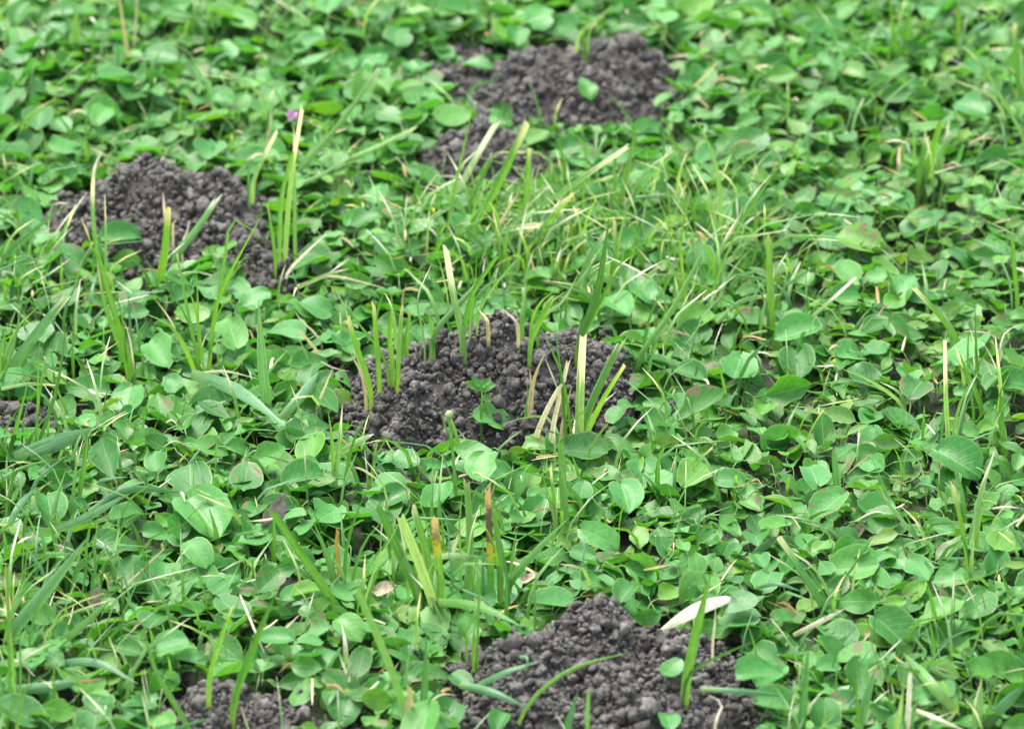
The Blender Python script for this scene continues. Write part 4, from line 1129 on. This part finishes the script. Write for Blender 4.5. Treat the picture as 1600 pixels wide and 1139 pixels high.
# ------------------------------------------------------------------ the rest of the carpet (stuff)
def carpet(x0, x1, y0, y1, per_m2, geos, names, hole=None, zmul=1.0, smin=.009, smax=.0235):
    n = int((x1 - x0) * (y1 - y0) * per_m2)
    X = rng.uniform(x0, x1, n); Y = rng.uniform(y0, y1, n)
    keep = (H(X, Y) < .0035) & ((H(X, Y + .020) < .012) | (rng.random(n) < .25))
    if hole is not None: keep &= ~((X > hole[0]) & (X < hole[1]) & (Y > hole[2]) & (Y < hole[3]))
    # a few bare gaps
    keep &= ~((vnoise(X, Y, 26, 9, 9) < .14) & (rng.random(n) < .5))
    X, Y = X[keep], Y[keep]; n = len(X)
    cz = .010 + .012 * vnoise(X, Y, 14, 2, 7) + .008 * vnoise(X, Y, 32, 8, 1)
    Z = cz * rng.uniform(.25, .92, n) * zmul
    nearm = H(X, Y + .018) > .004
    Z = np.where(nearm, Z * .55, Z)
    tl = rng.normal(-.02, .38, n); n2 = np.stack([rng.normal(0, .38, n), -np.sin(tl), np.cos(tl)], -1)
    n2 /= np.linalg.norm(n2, axis=1)[:, None]
    an = rng.uniform(0, 2 * np.pi, n); a = np.stack([np.cos(an), np.sin(an), rng.uniform(-.15, .4, n)], -1)
    a = a - n2 * (a * n2).sum(1)[:, None]; a /= np.linalg.norm(a, axis=1)[:, None]
    xx = np.cross(a, n2)
    B = np.stack([xx, a, n2], 2)
    size = rng.uniform(smin, smax, n) * np.clip(1 + .28 * (Y - 2.2), .95, 1.25) * (.85 + .3 * vnoise(X, Y, 9, 1, 40))
    pos = np.stack([X, Y, np.maximum(Z, .003)], -1) - B[:, :, 1] * (size * .5)[:, None]
    px = 800 + F_PX * X / (Y * CP + CAM_H * SP); py = 569.5 - F_PX * (Y * SP - CAM_H * CP) / (Y * CP + CAM_H * SP)
    rt = np.clip((px - 950) / 500, 0, 1) * np.clip(1.1 - np.abs(py - 520) / 420, 0, 1)
    v = vnoise(X, Y, 11, 20, 3)
    pr = rng.random(n)
    kd = np.where(pr < .18 + .4 * rt + .3 * (v - .5), 3, np.where(pr < .64 + .2 * rt, 1, np.where(pr < .90, 0, 2)))
    size = np.where(kd == 3, size * .95, size)
    tone = rng.random(n)
    for ki, k in enumerate(KINDS_L):
        sel = np.where(kd == ki)[0]
        if not len(sel): continue
        idx = rng.integers(len(geos[k]), size=len(sel))
        o = link(names[k], cloud_mesh(names[k], geos[k], idx, pos[sel], B[sel], size[sel], tone[sel], MAT_LEAF[k]))
        tag(o, kind='stuff')
VIEW = (-.52, .52, 1.55, 3.05)
carpet(*VIEW, 13500, GEO, {'round': "round_leaf_ground_cover", 'oval': "oval_leaf_ground_cover", 'spoon': "spoon_leaf_ground_cover", 'point': "pointed_leaf_ground_cover"})
carpet(-1.5, 1.5, 1.1, 4.4, 4200, GEO_LOW, {k: "outer_ground_cover" for k in KINDS_L}, hole=VIEW, smin=.014, smax=.027)

# thin grass threaded through the carpet, and dry clippings
def blades_stuff(name, n, box, hmin, hmax, wmin, wmax, mat, flat=False, dens=None, tip='pt'):
    Vs, Qs, UVs, Ts = [], [], [], []; off = 0; made = 0
    rg = random
    while made < n:
        x, y = rg.uniform(box[0], box[1]), rg.uniform(box[2], box[3])
        if H(x, y) > .004 or H(x, y + .03) > .012: continue
        if dens and rg.random() > dens(x, y): continue
        made += 1
        h = rg.uniform(hmin, hmax); an = rg.uniform(0, 6.283)
        if flat:
            z = float(canopy(x, y)) + rg.uniform(-.002, .004)
            d = np.array([math.cos(an), math.sin(an), rg.uniform(-.15, .25)]) * h
            P = [np.array([x, y, z]), np.array([x, y, z]) + d * .5 + np.array([0, 0, rg.uniform(-.001, .003)]), np.array([x, y, z]) + d]
        else:
            lean = rg.uniform(.1, .9) * h
            P = [np.array([x, y, -.002]), np.array([x + math.cos(an) * lean * .25, y + math.sin(an) * lean * .25, h * .55]),
                 np.array([x + math.cos(an) * lean, y + math.sin(an) * lean, h * (1 - .35 * lean / h)])]
        V, Q, UV = blade_geo(P, rg.uniform(wmin, wmax), tip, 6, rg.uniform(-1.2, 1.2), rg)
        Vs.append(V); Qs.append(Q + off); UVs.append(UV); Ts.append(np.full(len(V), rg.random())); off += len(V)
    o = link(name, mesh_from(name, np.vstack(Vs), (np.vstack(Qs), np.zeros((0, 3), np.int32)), np.vstack(UVs), np.concatenate(Ts), mat))
    tag(o, kind='stuff')
BOX = (-.50, .50, 1.62, 2.98)
def gd(x, y):
    px, py = project((x, y, .01))
    left_low = math.exp(-((px - 60) / 260) ** 2 - ((py - 960) / 260) ** 2) + math.exp(-((px - 1480) / 260) ** 2 - ((py - 1100) / 120) ** 2) + .8 * math.exp(-((px - 60) / 160) ** 2 - ((py - 420) / 160) ** 2)
    mid = math.exp(-((px - 830) / 190) ** 2 - ((py - 380) / 90) ** 2) + .6 * math.exp(-((px - 1110) / 120) ** 2 - ((py - 420) / 90) ** 2)
    return min(1, .08 + .3 * float(vnoise(x, y, 12, 50, 2)) ** 2 + .7 * left_low + .9 * mid)
blades_stuff("grass", 1300, BOX, .022, .056, .0009, .0028, MAT_BLADE['g'], dens=gd)
blades_stuff("grass", 800, BOX, .022, .050, .0008, .0028, MAT_BLADE['b'], dens=gd)
blades_stuff("grass", 620, BOX, .026, .060, .0006, .0020, MAT_BLADE['pt'], dens=gd)
blades_stuff("grass", 200, BOX, .018, .040, .0010, .0026, MAT_BLADE['yt'], dens=gd, tip='cut')
blades_stuff("dry_grass_clippings", 200, BOX, .006, .020, .0006, .0020, MAT_BLADE['brown'], flat=True)
blades_stuff("dry_grass_clippings", 400, BOX, .006, .022, .0006, .0018, MAT_BLADE['s'], flat=True)
blades_stuff("dry_grass_clippings", 90, BOX, .005, .018, .0006, .0016, MAT_BLADE['w'], flat=True, dens=gd)

def wisps(x, y):
    px, py = project((x, y, .01))
    return math.exp(-((px - 810) / 150) ** 2 - ((py - 395) / 70) ** 2) + .5 * math.exp(-((px - 1110) / 110) ** 2 - ((py - 430) / 80) ** 2)
blades_stuff("grass", 105, (-.14, .20, 2.15, 2.75), .030, .066, .0009, .0024, MAT_BLADE['pt'], dens=wisps)
blades_stuff("grass", 105, (-.14, .20, 2.15, 2.75), .030, .066, .0010, .0026, MAT_BLADE['yt'], dens=wisps)
